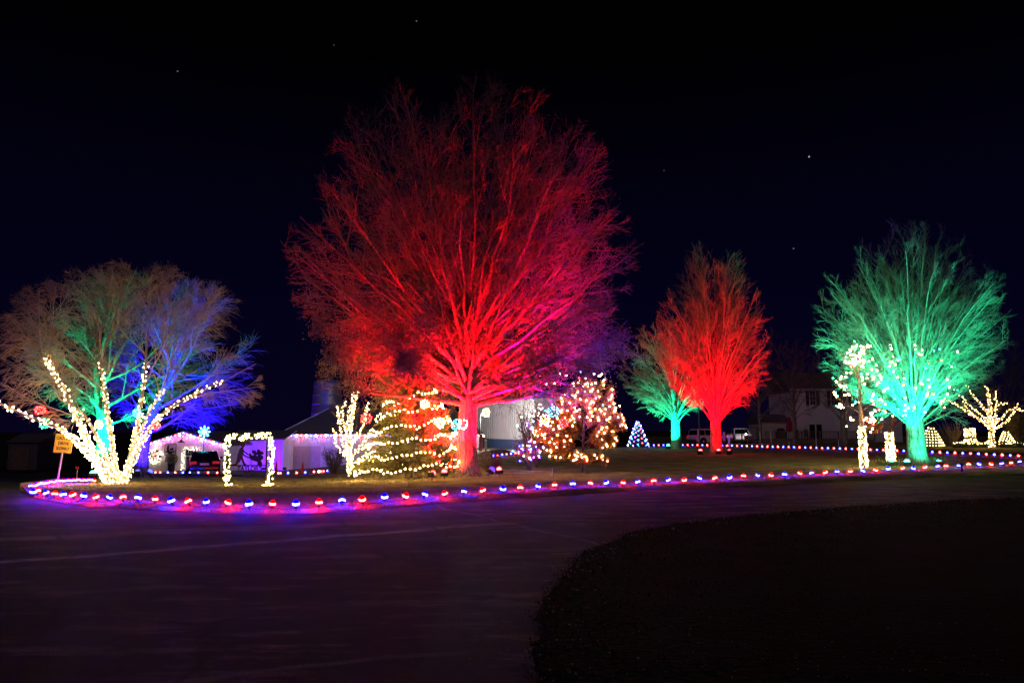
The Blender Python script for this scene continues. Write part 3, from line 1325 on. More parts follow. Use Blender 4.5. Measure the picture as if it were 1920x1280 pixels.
def upright(name, label, px, d, top, halfpx, cen, trunkpx, seed, nl=15, fork=.13, dens=1., leanx=0, lo_el=28, dz=LZ, py_low=None, mtw=None, group=None):
    b = vx(px, d, dz)
    hz = P(px, top, d).z - b.z
    cz = P(px, cen, d).z - b.z
    R = halfpx * d / FPX
    r0 = trunkpx * d / FPX / 2 * .8
    zf = hz * fork
    low = P(px, py_low, d).z - b.z if py_low else zf * .8
    ells = [((0, 0, cz), (R, R, hz - cz)), ((0, 0, (cz + low) / 2 + .4), (R * .97, R * .97, (cz - low) / 2 + .9))]
    trunk = ([(0, 0, -.1), (0, 0, .1), (0, 0, zf * .4), (leanx * .3, 0, zf), (leanx, 0, zf * 1.8), (leanx, 0, hz * .5)], [r0 * 1.45, r0 * 1.15, r0, r0 * .92, r0 * .5, r0 * .18])
    return make_tree(name, label, b, seed, [trunk], [
        dict(reach=dict(n=nl, ell=((0, 0, (hz + low) / 2 + (cz - (hz + low) / 2) * .4), (R * .99, R * .97, (hz - low) / 2 * .98)), z0=zf * .8, z1=zf * 1.9, lift=.07, bow=.05, rl=.0125, rpar=.42, zlo=-.78, inner=.35, wig=.03)),
        dict(n=int(11 * dens), t0=.36, t1=.98, ang=32, spread=11, lf=.34, K=7, trop=.04, wig=.07, out=.2, upb=.08, rl=.010, rmin=.010, S=4, tfall=.5),
        dict(n=int(8 * dens), t0=.1, t1=1, ang=34, spread=11, lf=.6, K=5, trop=.02, wig=.09, out=.25, upb=.03, rl=.0085, rmin=max(.0075, d * .00019), lmax=1.5),
        dict(n=int(7 * dens), t0=.12, t1=1, ang=38, spread=13, lf=.62, K=3, trop=.01, wig=.1, out=.2, upb=.03, rl=.0085, rmin=max(.0062, d * .00017), lmax=.8, lmin=.1),
    ], ells, group=group, mtw=mtw)


d_r2 = 50.0
red2, _ = upright('maple_tree', 'slender bare maple lit red beside the parked white vehicle', 1342, d_r2, 447, 108, 640, 27, 31, nl=84, dens=.72, fork=.13, py_low=770, lo_el=22)
b = red2.location
for (px, dd, lab, pw) in [(1312, -4, 'red floodlight left of the slender red maple', 15000), (1346, -3.5, 'red floodlight directly in front of the slender red maple trunk', 16000), (1366, -4, 'red floodlight right of the slender red maple', 4000)]:
    floodlight(lab, vx(px, d_r2 + dd, LZ), b + Vector((0, 0, 2.6 if px == 1366 else 6.5)), RED, pw, 76 if px == 1366 else 84, s=.2, lens=40, group='red floodlights under the maple')

d_g2 = 62.0
grn2, _ = upright('maple_tree', 'smaller bare tree lit green behind the slender red maple', 1268, d_g2, 585, 112, 700, 24, 41, nl=54, fork=.2, dens=.75, py_low=795, lo_el=0)
b = grn2.location
floodlight('green floodlight left of the smaller green tree trunk', vx(1252, d_g2 - 1.3, LZ), b + Vector((-.3, 0, 2.9)), GRN, 12000, 98, s=.22, lens=40)

d_g1 = 33.0
grn1, g1res = upright('maple_tree', 'large round-headed bare maple flooded green on the right', 1716, d_g1, 410, 172, 625, 41, 51, nl=100, fork=.16, dens=.78, py_low=795, lo_el=8)
b = grn1.location
for (px, dd, lab, pw, ax) in [(1697, -2.2, 'green floodlight just left of the large green maple trunk', 14000, -.5), (1757, -2.4, 'green floodlight right of the large green maple trunk', 1800, .3), (1668, -1.6, 'green floodlight farther left of the large green maple, half hidden by plants', 11000, -.9)]:
    floodlight(lab, vx(px, d_g1 + dd, LZ), b + Vector((ax, -.1, 1.7 if px == 1757 else 6.0)), GRN, pw, 80 if px == 1757 else 88, s=.16, lens=40, group='green floodlights under the big maple')

gp_ = np.concatenate([q[:, 2:].reshape(-1, 3) for q, _ in g1res[2:4]])
gp_ = gp_[gp_[:, 1] < -.6]
gsc = [P(*q, d_g1 - 1.5) - b for q in [(random.Random(k).uniform(1645, 1785), random.Random(k + 99).uniform(650, 800)) for k in range(64)]]
g_bulbs = []
for q in gsc:
    k = int(np.argmin((gp_[:, 0] - q.x) ** 2 + (gp_[:, 2] - q.z) ** 2 + .02 * (gp_[:, 1] + 2) ** 2))
    g_bulbs.append(b + Vector(gp_[k]) + Vector((0, -.08, 0)))
# dim unlit trees by the house
gry, _ = upright('bare_tree', 'grey unlit bare tree standing in front of the white house', 1490, 82, 600, 78, 700, 10, 61, nl=14, fork=.2, dens=.7, py_low=780, lo_el=18)
g2, _ = upright('bare_tree', 'dim bare tree with a thick trunk at the right corner of the white house', 1582, 78, 640, 90, 720, 15, 62, nl=14, fork=.2, dens=.7, py_low=770, lo_el=10)
g3, _ = upright('bare_tree', 'dim bare tree behind the small glowing tree at the far right', 1890, 92, 640, 110, 720, 12, 63, nl=16, fork=.2, dens=.8, py_low=790, lo_el=14)
g4, _ = upright('bare_tree', 'dark bare tree between the red maple and the deck', 1425, 90, 640, 85, 720, 9, 64, nl=14, fork=.25, dens=.7, py_low=790, lo_el=14)

# left group: string-wrapped clump in front, green- and blue-lit trees behind ----------------------
wb = G(222, 906, LZ)
wd = wb.y


def wl(pts, dd=None):
    out = []
    for i, p in enumerate(pts):
        k = p[2] if len(p) > 2 else 0
        out.append(P(p[0], p[1], wd + k) - wb)
    return out


WS = [
    ('the outer left', [(212, 910, 0), (178, 850, -1.2), (142, 780, -2.2), (112, 715, -2.2), (80, 668, -2.0), (74, 610, -2.0), (73, 545, -2)], 5, [.13, .11, .085, .07, .05, .035, .015]),
    ('the low far-left', [(206, 908, .1), (165, 850, -1.6), (120, 808, -3.4), (60, 783, -3.8), (-10, 752, -4.2), (-60, 715, -4.4)], 5, [.11, .085, .07, .055, .04, .015]),
    ('the upright middle', [(222, 910, .2), (213, 850, .4), (203, 780, .5), (194, 720, .6), (188, 680, .7), (215, 600, .8), (225, 540, .9)], 5, [.12, .095, .08, .065, .05, .035, .015]),
    ('the upright right', [(228, 910, 0), (246, 850, -.1), (261, 780, -.2), (268, 730, -.2), (273, 682, -.2), (277, 610, -.2), (285, 535, -.2)], 5, [.12, .1, .08, .065, .05, .035, .015]),
    ('the spreading right', [(234, 908, -.1), (258, 845, -.4), (300, 780, -.9), (360, 742, -1.3), (418, 714, -1.7), (480, 682, -2)], 5, [.11, .09, .07, .055, .04, .015]),
    ('the inner left', [(218, 908, -.2), (196, 850, -.5), (172, 800, -.9), (150, 770, -1.1), (110, 745, -1.2), (95, 690, -1.2)], 4, [.09, .075, .06, .05, .035, .015]),
    ('the inner right', [(230, 905, .3), (252, 840, .7), (276, 780, 1.0), (305, 730, 1.2), (325, 660, 1.4), (345, 590, 1.5)], 4, [.09, .075, .06, .045, .03, .015]),
]
wz = lambda py: P(222, py, wd).z - wb.z
wr = 252 * wd / FPX
we = [((.3, 0, wz(660)), (wr, wr * .8, wz(495) - wz(660))), ((.2, 0, wz(720)), (wr * 1.02, wr * .85, 1.2))]
white_tree, _ = make_tree('birch_clump', 'wide multi-stemmed bare tree wrapped in warm white lights at left', wb, 71, [(wl(a[1]), [q * .72 for q in a[3]]) for a in WS], [
    dict(n=9, t0=.45, t1=.98, ang=42, spread=12, lf=.55, K=8, trop=.03, wig=.09, out=.2, upb=.1, rl=.012, rmin=.010, rpar=.6, S=5),
    dict(n=8, t0=.15, t1=1, ang=36, spread=14, lf=.6, K=7, trop=-.01, wig=.10, out=.25, rl=.009, rmin=.007),
    dict(n=8, t0=.2, t1=1, ang=34, spread=14, lf=.7, K=6, trop=-.10, wig=.10, out=.2, rl=.007, rmin=.005, lmax=1.0),
    dict(n=4, t0=.2, t1=1, ang=32, spread=14, lf=.7, K=3, trop=-.08, wig=.10, out=.1, rl=.007, rmin=.004, lmax=.6, lmin=.08),
], we, mtr=M_pale, mtw=mat('birch_twig', (.46, .36, .26), .9), limb_level=False)
for k, (lab, pth, nl_, rad) in enumerate(WS):
    path = smooth_path([wb + q for q in wl(pth)][:nl_ if nl_ > 4 else 4], 16)
    rads = np.interp(np.linspace(0, 1, len(path)), np.linspace(0, 1, nl_), [q * .72 for q in rad[:nl_]])
    n0 = len(path)
    # dense at the foot, opening up towards the tips
    h = int(n0 * .5)
    hx = np.concatenate([helix(path[:h + 1], rads[:h + 1], .10), helix(path[h:], rads[h:], .17)])
    bp, L = resample(hx, .14)
    bp = bp + np.random.default_rng(k).normal(0, .022, bp.shape)
    mini_string('string_lights', 'warm white string lights wound round %s stem of left tree' % lab, hx, bp, 'warm_big' if k < 2 else 'warm', .021 if k < 2 else .016, group='light strings wound round the left tree', seed=k)

# green-lit and blue-lit trees behind
d_lg = 30.0
gb = vx(196, d_lg, LZ)
gz = lambda py: P(196, py, d_lg).z - gb.z
R = 175 * d_lg / FPX
make_tree('linden_tree', 'bare tree with a green-lit trunk behind the wrapped multi-stemmed tree', gb, 81, [([(0, 0, -.1), (0, 0, .1), (0, 0, 1.2), (-.08, 0, 2.3), (-.35, 0, 3.4), (-.5, 0, 5), (-.3, 0, 7)], [.36, .3, .25, .22, .15, .09, .04])], [
    dict(n=22, t0=.3, t1=.97, ang=0, spread=7, lf=1, K=9, trop=.05, wig=.08, elev=lambda t: 15 + 65 * np.clip((t - .3) / .6, 0, 1), fill=(.85, 1.02), rl=.018, rmin=.011, rpar=.6),
    dict(n=10, t0=.15, t1=.97, ang=36, spread=12, lf=.55, K=7, trop=.03, wig=.1, out=.25, upb=.08, rl=.011, rmin=.009, S=4),
    dict(n=8, t0=.12, t1=1, ang=36, spread=12, lf=.6, K=5, trop=.02, wig=.12, out=.25, upb=.06, rl=.0085, rmin=.007, lmax=1.4),
    dict(n=5, t0=.15, t1=1, ang=34, spread=12, lf=.6, K=3, trop=.02, wig=.12, out=.2, rl=.008, rmin=.0055, lmax=.8, lmin=.1),
], [((.6, 0, gz(660)), (R, R, gz(505) - gz(660)))])
floodlight('green floodlight on the grass left of the wrapped multi-stemmed tree', vx(180, d_lg - 1.6, LZ), gb + Vector((-.1, 0, 3.6)), GRN, 6500, 92, s=.18, lens=40)

d_lb = 36.0
bb = vx(268, d_lb, LZ)
bz = lambda py: P(268, py, d_lb).z - bb.z
R = 165 * d_lb / FPX
make_tree('linden_tree', 'bare spreading tree lit deep blue beside the small white barn', bb, 91, [([(0, 0, -.1), (0, 0, .1), (0, 0, 1.0), (.15, 0, 2.2), (.6, 0, 3.4), (1.2, 0, 5), (1.8, 0, 6.6)], [.48, .38, .32, .27, .18, .1, .05])], [
    dict(n=22, t0=.3, t1=.97, ang=0, spread=8, lf=1, K=9, trop=.05, wig=.08, elev=lambda t: 12 + 65 * np.clip((t - .3) / .6, 0, 1), fill=(.85, 1.02), rl=.018, rmin=.012, rpar=.6),
    dict(n=10, t0=.15, t1=.97, ang=36, spread=12, lf=.55, K=7, trop=.02, wig=.1, out=.25, upb=.05, rl=.011, rmin=.010, S=4),
    dict(n=9, t0=.12, t1=1, ang=36, spread=12, lf=.6, K=5, trop=.0, wig=.12, out=.25, rl=.0085, rmin=.008, lmax=1.6),
    dict(n=5, t0=.15, t1=1, ang=34, spread=12, lf=.6, K=3, trop=-.02, wig=.12, out=.2, rl=.008, rmin=.006, lmax=.9, lmin=.1),
], [((2.0, 0, bz(690)), (R, R, bz(525) - bz(690))), ((2.9, 0, bz(730)), (R * .95, R * .9, 2.0))])
floodlight('blue floodlight on the grass in front of the blue-lit tree', vx(262, d_lb - 2.0, LZ), bb + Vector((.5, 0, 2.4)), BLU, 30000, 95, s=.18, lens=12, group='blue floodlights')
floodlight('blue floodlight on the grass between the blue-lit tree and the small barn', vx(285, d_lb - 1.0, LZ), bb + Vector((3.2, 0, 5.0)), BLU, 36000, 78, s=.18, lens=12, group='blue floodlights')

# ------------------------------------------------------------------ kerb lights
FR = [(70, 921), (100, 926), (160, 930), (231, 933), (291, 936), (353, 940), (428, 943), (510, 945), (553, 944), (597, 941), (640, 938), (720, 932), (797, 927), (870, 921), (941, 916), (1008, 911), (1073, 908), (1135, 905), (1196, 903), (1254, 900), (1311, 897), (1366, 895), (1420, 891), (1473, 889), (1523, 886), (1572, 884), (1620, 882), (1668, 879), (1714, 877), (1756, 875), (1797, 872), (1838, 870), (1876, 868), (1912, 866), (1946, 864)]
# bulbs alternate; photo columns of the bulbs from left to right
BX = [60, 72, 85, 102, 118, 136, 157, 179, 203, 231, 261, 291, 322, 353, 388, 428, 467, 510, 553, 597, 640, 680, 719, 759, 797, 834, 870, 906, 941, 975, 1008, 1041, 1073, 1105, 1135, 1166, 1196, 1225, 1254, 1283, 1311, 1339, 1366, 1393, 1420, 1447, 1473, 1498, 1523, 1548, 1572, 1596, 1620, 1644, 1668, 1691, 1714, 1735, 1756, 1776, 1797, 1818, 1838, 1857, 1876, 1894, 1912, 1930]
i553 = BX.index(553)
pts, cols = [], []
rj = random.Random(2)
for i, px in enumerate(BX):
    pts.append(G(px + rj.uniform(-2.5, 2.5), interp(FR, px) + rj.uniform(-1, 1), .175))
    cols.append('led_blue' if (i - i553) % 2 == 0 else 'led_red')
bulb_row('string_lights', 'long row of alternating blue and red bulbs along the road edge', 'string lights', pts, cols, .066, stake=.12)
# side row running back from the left corner
side = []
for k in range(26):
    t = k / 25
    px = 58 + 118 * t
    side.append(G(px, float(np.interp(px, [58, 75, 100, 130, 160, 176], [911, 906.5, 902.5, 899.8, 899.6, 899.8])), .18))
bulb_row('string_lights', 'red and blue bulbs up the left side of the lawn behind the yellow sign', 'string lights', side, ['led_blue', 'led_red'], .05, stake=.2)
# far row
farpx = []
px = 1226.0
while px < 1925:
    farpx.append(px)
    px += float(np.interp(px, [1226, 1400, 1600, 1760, 1920], [9.0, 9.4, 11.5, 14.2, 15.5]))
FB = [(1226, 834.5), (1300, 834), (1400, 836), (1500, 838.5), (1600, 841.5), (1740, 847), (1840, 851), (1930, 855.5)]
pts = [G(px, interp(FB, px), .2) for px in farpx]
bulb_row('string_lights', 'far row of red and blue bulbs along the driveway behind the maples', 'string lights', pts, ['blue_far', 'red_far'], .06, stake=.16)
pts = [vx(925 + 8.3 * k, 41.5 + k * .9, .18) for k in range(6)]
bulb_row('string_lights', 'short row of red and blue bulbs in front of the ribbed metal building', 'string lights', pts, ['blue_far', 'red_far'], .05, stake=.14)
pts = [vx(px, 44 - (px - 275) * .012, .16) for px in (279, 285, 296, 305, 319, 333, 347, 360, 376, 394, 411)]
bulb_row('string_lights', 'row of bulbs along the drive before the small barn and dark car', 'string lights', pts, ['blue_far', 'blue_far', 'red_far', 'red_far', 'blue_far', 'red_far', 'blue_far'], .05, stake=.12)
pts = [vx(px, 40.5 + (px - 525) * .006, .16) for px in (525, 529, 543, 559, 575, 591, 600, 604, 609, 616, 624)]
bulb_row('string_lights', 'row of red and blue bulbs across the drive before the garage', 'string lights', pts, ['red_far', 'red_far', 'blue_far', 'red_far', 'blue_far', 'red_far', 'white_far'], .05, stake=.12)


# ------------------------------------------------------------------ conifers, shrubs, garlands


def needle_blades(p0, d, n, ln, wd, r, spread=.8):
    """n needles from each of the points p0 pointing roughly along d; arrays (m,3)"""
    m = len(p0)
    p = np.repeat(p0, n, 0)
    dd = norm(np.repeat(d, n, 0) + r.normal(0, spread, (m * n, 3)))
    L = ln * r.uniform(.6, 1.3, (m * n, 1))
    s = norm(np.cross(dd, r.normal(0, 1, (m * n, 3)))) * wd
    V = np.stack([p + s, p - s, p + dd * L], 1)
    return V.reshape(-1, 3), np.arange(m * n * 3).reshape(-1, 3)


def conifer(name, label, base, h, R, seed, nb=110, twigs=12, tufts=5, ln=.09, wd=.008, m=None, group=None, low=.06, droop=-.05, needles=7, cat='tree'):
    r = np.random.default_rng(seed)
    t = thing(name, label, cat, base, group=group)
    V, F = tubes(np.array([[(0, 0, -.05), (0, 0, h * .3), (0, 0, h * .7), (0, 0, h * .98)]]), np.array([[h * .022, h * .018, h * .01, .012]]), 8)
    link('trunk', np_mesh('trunk', V, F), M_bark, t)
    q = (np.arange(nb) + r.uniform(0, 1, nb)) / nb
    z = h * (low + (1 - low) * q ** 1.15)
    az = np.arange(nb) * 2.4 + r.uniform(-.4, .4, nb)
    Lb = R * (1 - (z / h)) ** .85 * r.uniform(.82, 1.1, nb) + .06
    K = 6
    s = np.linspace(0, 1, K)
    pts = np.zeros((nb, K, 3))
    pts[:, :, 0] = np.cos(az)[:, None] * Lb[:, None] * s
    pts[:, :, 1] = np.sin(az)[:, None] * Lb[:, None] * s
    pts[:, :, 2] = z[:, None] + Lb[:, None] * (droop * s + .10 * s ** 3 * 1 - .12 * s * (1 - s)) + r.normal(0, .01, (nb, K))
    rad = np.linspace(.016, .004, K)[None] * np.ones((nb, 1))
    parts = [tubes(pts, rad, 3)]
    ells = [(np.array([0, 0, h * .4]), np.array([R * 1.15, R * 1.15, h * .75]))]
    tw, tr = spawn(r, pts, rad, twigs, .15, 1.0, 48, 10, .34, 4, -.03, .06, ells, rl=.006, rmin=.003, lmin=.04, tfall=.55)
    flat = tw.copy()
    parts.append(tubes(flat, tr, 3))
    V, F = join(parts)
    link('boughs', np_mesh('boughs', V, F), M_bark, t)
    P0, D0 = [], []
    for src in (tw, pts[:, 2:]):
        dd = norm(np.diff(src, axis=1))
        for k in range(src.shape[1] - 1):
            for f in np.linspace(0, 1, tufts, endpoint=False):
                P0.append(src[:, k] * (1 - f) + src[:, k + 1] * f)
                D0.append(dd[:, k])
    V, F = needle_blades(np.concatenate(P0), np.concatenate(D0), needles, ln, wd, r)
    o = link('needles', np_mesh('needles', V, F, False), m or M_needle, t)
    o['kind'] = 'stuff'
    return t, pts


def shrub(name, label, base, w, h, seed, n=900, leaf=.03, m=None, stems=26, cat='shrub', group=None, deep=None):
    r = np.random.default_rng(seed)
    t = thing(name, label, cat, base, group=group)
    az = r.uniform(0, 6.28, stems)
    ox = np.stack([np.cos(az) * w * .5 * r.uniform(.2, 1, stems), np.sin(az) * (deep or w) * .5 * r.uniform(.2, 1, stems), h * r.uniform(.6, 1, stems)], 1)
    K = 5
    s = np.linspace(0, 1, K)[None, :, None]
    p = ox[:, None, :] * np.concatenate([s ** .8, s ** .8, s], 2) + r.normal(0, .02, (stems, K, 3)) * h
    p[:, 0] = 0
    p[:, 0, :2] = ox[:, :2] * .12
    rad = np.linspace(.014, .004, K)[None] * np.ones((stems, 1)) * max(h, .6)
    ells = [(np.array([0, 0, h * .5]), np.array([w * .55, (deep or w) * .55, h * .55]))]
    tw, tr = spawn(r, p, rad, 7, .3, 1, 35, 12, .45, 4, .03, .1, ells, rl=.008, rmin=.003, lmin=.04)
    V, F = join([tubes(p, rad, 4), tubes(tw, tr, 3)])
    link('branches', np_mesh('branches', V, F), M_twig, t)
    if n:
        pts = tw.reshape(-1, 3)
        c = pts[r.integers(0, len(pts), n)] + r.normal(0, .04, (n, 3))
        c[:, 2] = np.maximum(c[:, 2], .03)
        V, F = leaf_cards(c, leaf, r)
        o = link('leaves', np_mesh('leaves', V, F, False), m or M_needle_dark, t)
        o['kind'] = 'stuff'
    return t, tw


def garland(name, label, path, rad, nb, color, s, seed, cat='garland', group=None, per=260, ln=.09, bow=None, m=None):
    """evergreen rope with small bulbs in it"""
    r = np.random.default_rng(seed)
    base = Vector(path[0])
    t = thing(name, label, cat, base, group=group)
    b0 = np.array(base)
    c, L = resample(path, .05)
    c = c - b0
    MB().tube([Vector(p) for p in c[::3]] + [Vector(c[-1])], rad * .25, 5).build('core', M_wire, t)
    n = int(per * L)
    k = r.integers(0, len(c), n)
    d = norm(r.normal(0, 1, (n, 3)))
    V, F = needle_blades(c[k] + d * rad * .2, d, 1, rad * 1.3, .012, r, .25)
    o = link('needles', np_mesh('needles', V, F, False), m or M_needle_dark, t)
    o['kind'] = 'stuff'
    k = (np.linspace(0, len(c) - 1, nb) + r.uniform(-1, 1, nb)).clip(0, len(c) - 1).astype(int)
    d = norm(r.normal(0, 1, (nb, 3)))
    o = link('bulbs', mini_bulbs(c[k] + d * rad * r.uniform(.6, 1.1, (nb, 1)), s, seed), EM[color], t)
    o['kind'] = 'stuff'
    return t


def c9_on_points(name, label, pts, colors, s, cat='string lights', group=None, wire=True):
    return bulb_row(name, label, cat, pts, colors, s, stake=0, group=group, wire=wire)


# broad spruce hung with swags, behind and left of the big trunk
d_sp = 25.6
sb = vx(775, d_sp, LZ)
sp_h = P(775, 668, d_sp).z - sb.z
spr, spp = conifer('spruce_tree', 'broad spruce hung with sagging rows of warm white bulbs left of the red trunk', sb, sp_h, 1.95, 101, nb=170, twigs=14, tufts=4, ln=.085, wd=.009, needles=6)
zt = [P(775, y, d_sp).z - sb.z for y in (882, 858, 832, 806, 778, 752)]
rsw = random.Random(12)
for k, z0 in enumerate(zt):
    pts = []
    rr0 = 1.95 * (1 - z0 / sp_h) ** .85 + .12
    n = int(2 * math.pi * rr0 / .155)
    for i in range(n):
        f = i / n
        a = math.pi * .98 + f * 2 * math.pi
        rise = .52 * (f * 2 if f < .5 else 2 - 2 * f)
        z = z0 - .06 + rise - .13 * abs(math.sin((3.1 + .4 * (k % 3)) * a + k * 1.7)) + .035 * math.sin(11 * a + 2 * k) + .022 * math.sin(23 * a + k) + rsw.uniform(-.02, .02)
        q = 1.95 * (1 - min(z, sp_h * .98) / sp_h) ** .85 * (1 + .05 * math.sin(7 * a + k)) + .10
        pts.append(sb + Vector((math.cos(a) * q, math.sin(a) * q, z)))
    c9_on_points('string_lights', 'warm white bulb swag round the broad spruce, %s' % ['lowest of six', 'second from the ground', 'third from the ground', 'fourth from the ground', 'fifth from the ground', 'highest of six'][k], pts, ['warm_swag'], .023, group='bulb swags round the spruce')

# slim tree wound in white in front of the spruce
sm = vx(655, 24.6, LZ)
smd = sm.y
slim_st = [[(655, 890), (655, 850), (658, 800), (664, 760), (674, 728)], [(655, 850), (650, 800), (660, 760), (661, 735)], [(655, 868), (668, 845), (682, 828), (697, 810)], [(655, 862), (643, 830), (637, 795), (632, 762)], [(656, 840), (672, 815), (684, 785), (690, 757)], [(655, 874), (675, 862), (690, 850), (702, 846)], [(655, 862), (642, 848), (630, 830), (626, 805)], [(656, 828), (646, 800), (642, 775), (648, 752)]]
rads = [[.05, .042, .032, .022, .012], [.03, .025, .018, .01], [.025, .02, .015, .01], [.025, .02, .015, .01], [.025, .02, .015, .01], [.02, .016, .012, .008], [.022, .018, .012, .008], [.022, .018, .012, .008]]
rr = random.Random(8)
stm = []
for k, st in enumerate(slim_st):
    dep = rr.uniform(-.5, .5) if k else 0
    stm.append(([P(a, b, smd + dep * i / (len(st) - 1)) - sm for i, (a, b) in enumerate(st)], rads[k]))
make_tree('slim_tree', 'slim upright bare tree thickly wound in warm white lights beside the spruce', sm, 111, stm, [
    dict(n=7, t0=.3, t1=1, ang=36, spread=10, lf=.4, K=5, trop=.08, wig=.08, rl=.01, rmin=.006, S=4),
    dict(n=5, t0=.2, t1=1, ang=34, spread=12, lf=.6, K=4, trop=.06, wig=.1, rl=.01, rmin=.004)],
    [((0, 0, 1.5), (1.1, 1.0, 1.5))], mtr=M_pale, limb_level=False)
for k, (pth, rd) in enumerate(stm):
    path = smooth_path([sm + q for q in pth], 12)
    wrap('string_lights', 'warm white string lights on the slim tree beside the spruce, %s' % ['main stem', 'second stem', 'lower right bough', 'left bough', 'upper right bough', 'lowest right bough', 'lowest left bough', 'inner left bough'][k], path, np.interp(np.linspace(0, 1, len(path)), np.linspace(0, 1, len(rd)), rd), .09, .115, 'warm', .015, group='light strings on the slim tree', seed=k + 30)

# copper-leaved tree full of bulbs, right of the trunk
d_co = 27.5
cb = vx(1092, d_co, LZ)
cz = lambda py: P(1092, py, d_co).z - cb.z
cR = 92 * d_co / FPX
co, cres = make_tree('beech_tree', 'round low tree with copper leaves full of warm glowing bulbs', cb, 121, [([(0, 0, -.05), (0, 0, .15), (0, 0, .5), (.03, 0, 1.2), (.08, 0, 2.0), (.15, 0, cz(735))], [.09, .07, .06, .05, .035, .015])], [
    dict(n=26, t0=.18, t1=.97, ang=0, spread=8, lf=1, K=7, trop=.03, wig=.08, elev=lambda t: -4 + 75 * np.clip((t - .2) / .7, 0, 1), fill=(.85, 1.02), rl=.014, rmin=.008, rpar=.6),
    dict(n=9, t0=.15, t1=1, ang=38, spread=12, lf=.5, K=5, trop=.02, wig=.1, out=.2, rl=.01, rmin=.005),
    dict(n=6, t0=.15, t1=1, ang=36, spread=12, lf=.6, K=4, trop=.05, wig=.1, out=.2, rl=.009, rmin=.004),
], [((0, 0, cz(800)), (cR, cR, cz(722) - cz(800))), ((.25, 0, cz(765)), (cR * .72, cR * .72, cz(712) - cz(765))), ((0, 0, cz(835)), (cR * .9, cR * .9, .75))],
    leaves=dict(n=44000, size=.045, mat=M_orange, last=2, jit=.06, where=lambda p: np.where(p[:, 2] < 2.2, 1, .25) + 0 * p[:, 0]))
rg = np.random.default_rng(7)
tips = np.concatenate([q[:, -1] for q, _ in cres[2:]])
pick_ = []
while len(pick_) < 560:
    x, z = rg.uniform(-cR, cR), rg.uniform(.25, cz(716))
    half = cR * (1 if .6 < z < 1.7 else (.75 if z < .6 else max(.2, 1 - (z - 1.7) / 2.4)))
    off = .25 if z > 1.9 else 0
    if abs(x - off) > half:
        continue
    k = int(np.argmin((tips[:, 0] - x) ** 2 + (tips[:, 2] - z) ** 2 + .03 * (tips[:, 1] + cR) ** 2))
    pick_.append(k)
order = sorted(list(dict.fromkeys(pick_))[:296], key=lambda k: (int(tips[k, 2] / .22), tips[k, 0]))
cpts = [cb + Vector(tips[i]) * 1.02 + Vector((0, -.06, 0)) for i in order]
ccol = [rg.choice(['warm_big'] * 30 + ['white'] * 4 + ['teal', 'red', 'green', 'purple']) for _ in cpts]
c9_on_points('string_lights', 'warm bulbs scattered all over the copper-leaved round tree', cpts, ccol, .021, wire=False)

# dark red shrubs with mixed bulbs beside it
for (px, dd, w, h, lab, cs, nbv, sd, lf) in [(992, 29.0, 1.5, 1.15, 'low violet-lit shrub with mixed bulbs left of the copper tree', ['blue_far', 'purple', 'blue_far', 'red_far', 'warm_big', 'teal'], 34, 1, M_red_leaf), (1003, 31.5, 1.7, 2.7, 'tall dark red shrub with white bulbs behind the violet-lit shrub', ['white', 'warm_big', 'white', 'purple', 'teal'], 40, 2, M_red_leaf)]:
    sh = vx(px, dd, LZ)
    t, tw = shrub('shrub', lab, sh, w, h, 130 + sd, 2600, .03, lf, stems=40)
    tp = tw[:, -1]
    tp = tp[np.argsort(tp[:, 1])][:max(60, nbv * 2)]
    pk = rg.choice(len(tp), nbv, replace=False)
    c9_on_points('string_lights', 'mixed bulbs strewn over the %s' % ('low violet-lit shrub' if sd == 1 else 'tall dark red shrub'), [sh + Vector(tp[i]) * 1.03 for i in pk], cs, .026, wire=False)
shrub('shrub', 'grey-green shrub just right of the big red trunk', vx(920, 26.5, LZ), 1.0, .75, 140, 1800, .028, mat('grey_green_leaf', (.12, .13, .07), .8, var=.3, scale=4), stems=34)
shrub('shrub', 'scrubby bush at the right corner of the garage door', vx(628, 37, LZ), 1.6, 1.3, 141, 900, .04, mat('olive_leaf', (.16, .14, .06), .8, var=.3, scale=4), stems=34)
t_ = [P(p, y, 25.5) for p, y in ((1005, 703), (1013, 704), (1050, 701), (1062, 704), (1088, 698), (1114, 701), (1123, 705), (1128, 702))]
c9_on_points('string_lights', 'few lone bulbs strung under the right boughs of the big red tree', t_, ['blue', 'white', 'warm_big', 'white'], .03)
t_ = [P(p, y, 25.5) for p, y in ((1001, 721), (1024, 720), (1040, 719), (1086, 708), (1098, 709))]
c9_on_points('string_lights', 'second short line of small bulbs lower under the right boughs', t_, ['red', 'white', 'warm_big'], .022)

# little multicoloured cone tree behind
mb_ = vx(1196, 66, LZ)
conifer('christmas_tree', 'small cone-shaped tree covered in blue and multicoloured bulbs', mb_, 2.3, .95, 151, nb=60, twigs=8, tufts=3, ln=.12, wd=.014, m=M_needle_dark, needles=5)
pts = []
for k in range(78):
    z = .12 + 2.2 * (k / 78) ** 1.1
    a = k * 1.35
    q = .95 * (1 - z / 2.42) + .06
    pts.append(mb_ + Vector((math.cos(a) * q, math.sin(a) * q, z)))
c9_on_points('string_lights', 'multicoloured bulbs spiralling up the small cone-shaped tree', pts, ['blue_far', 'cyan', 'white_far', 'purple', 'blue_far', 'teal', 'red_far'], .04, wire=False)

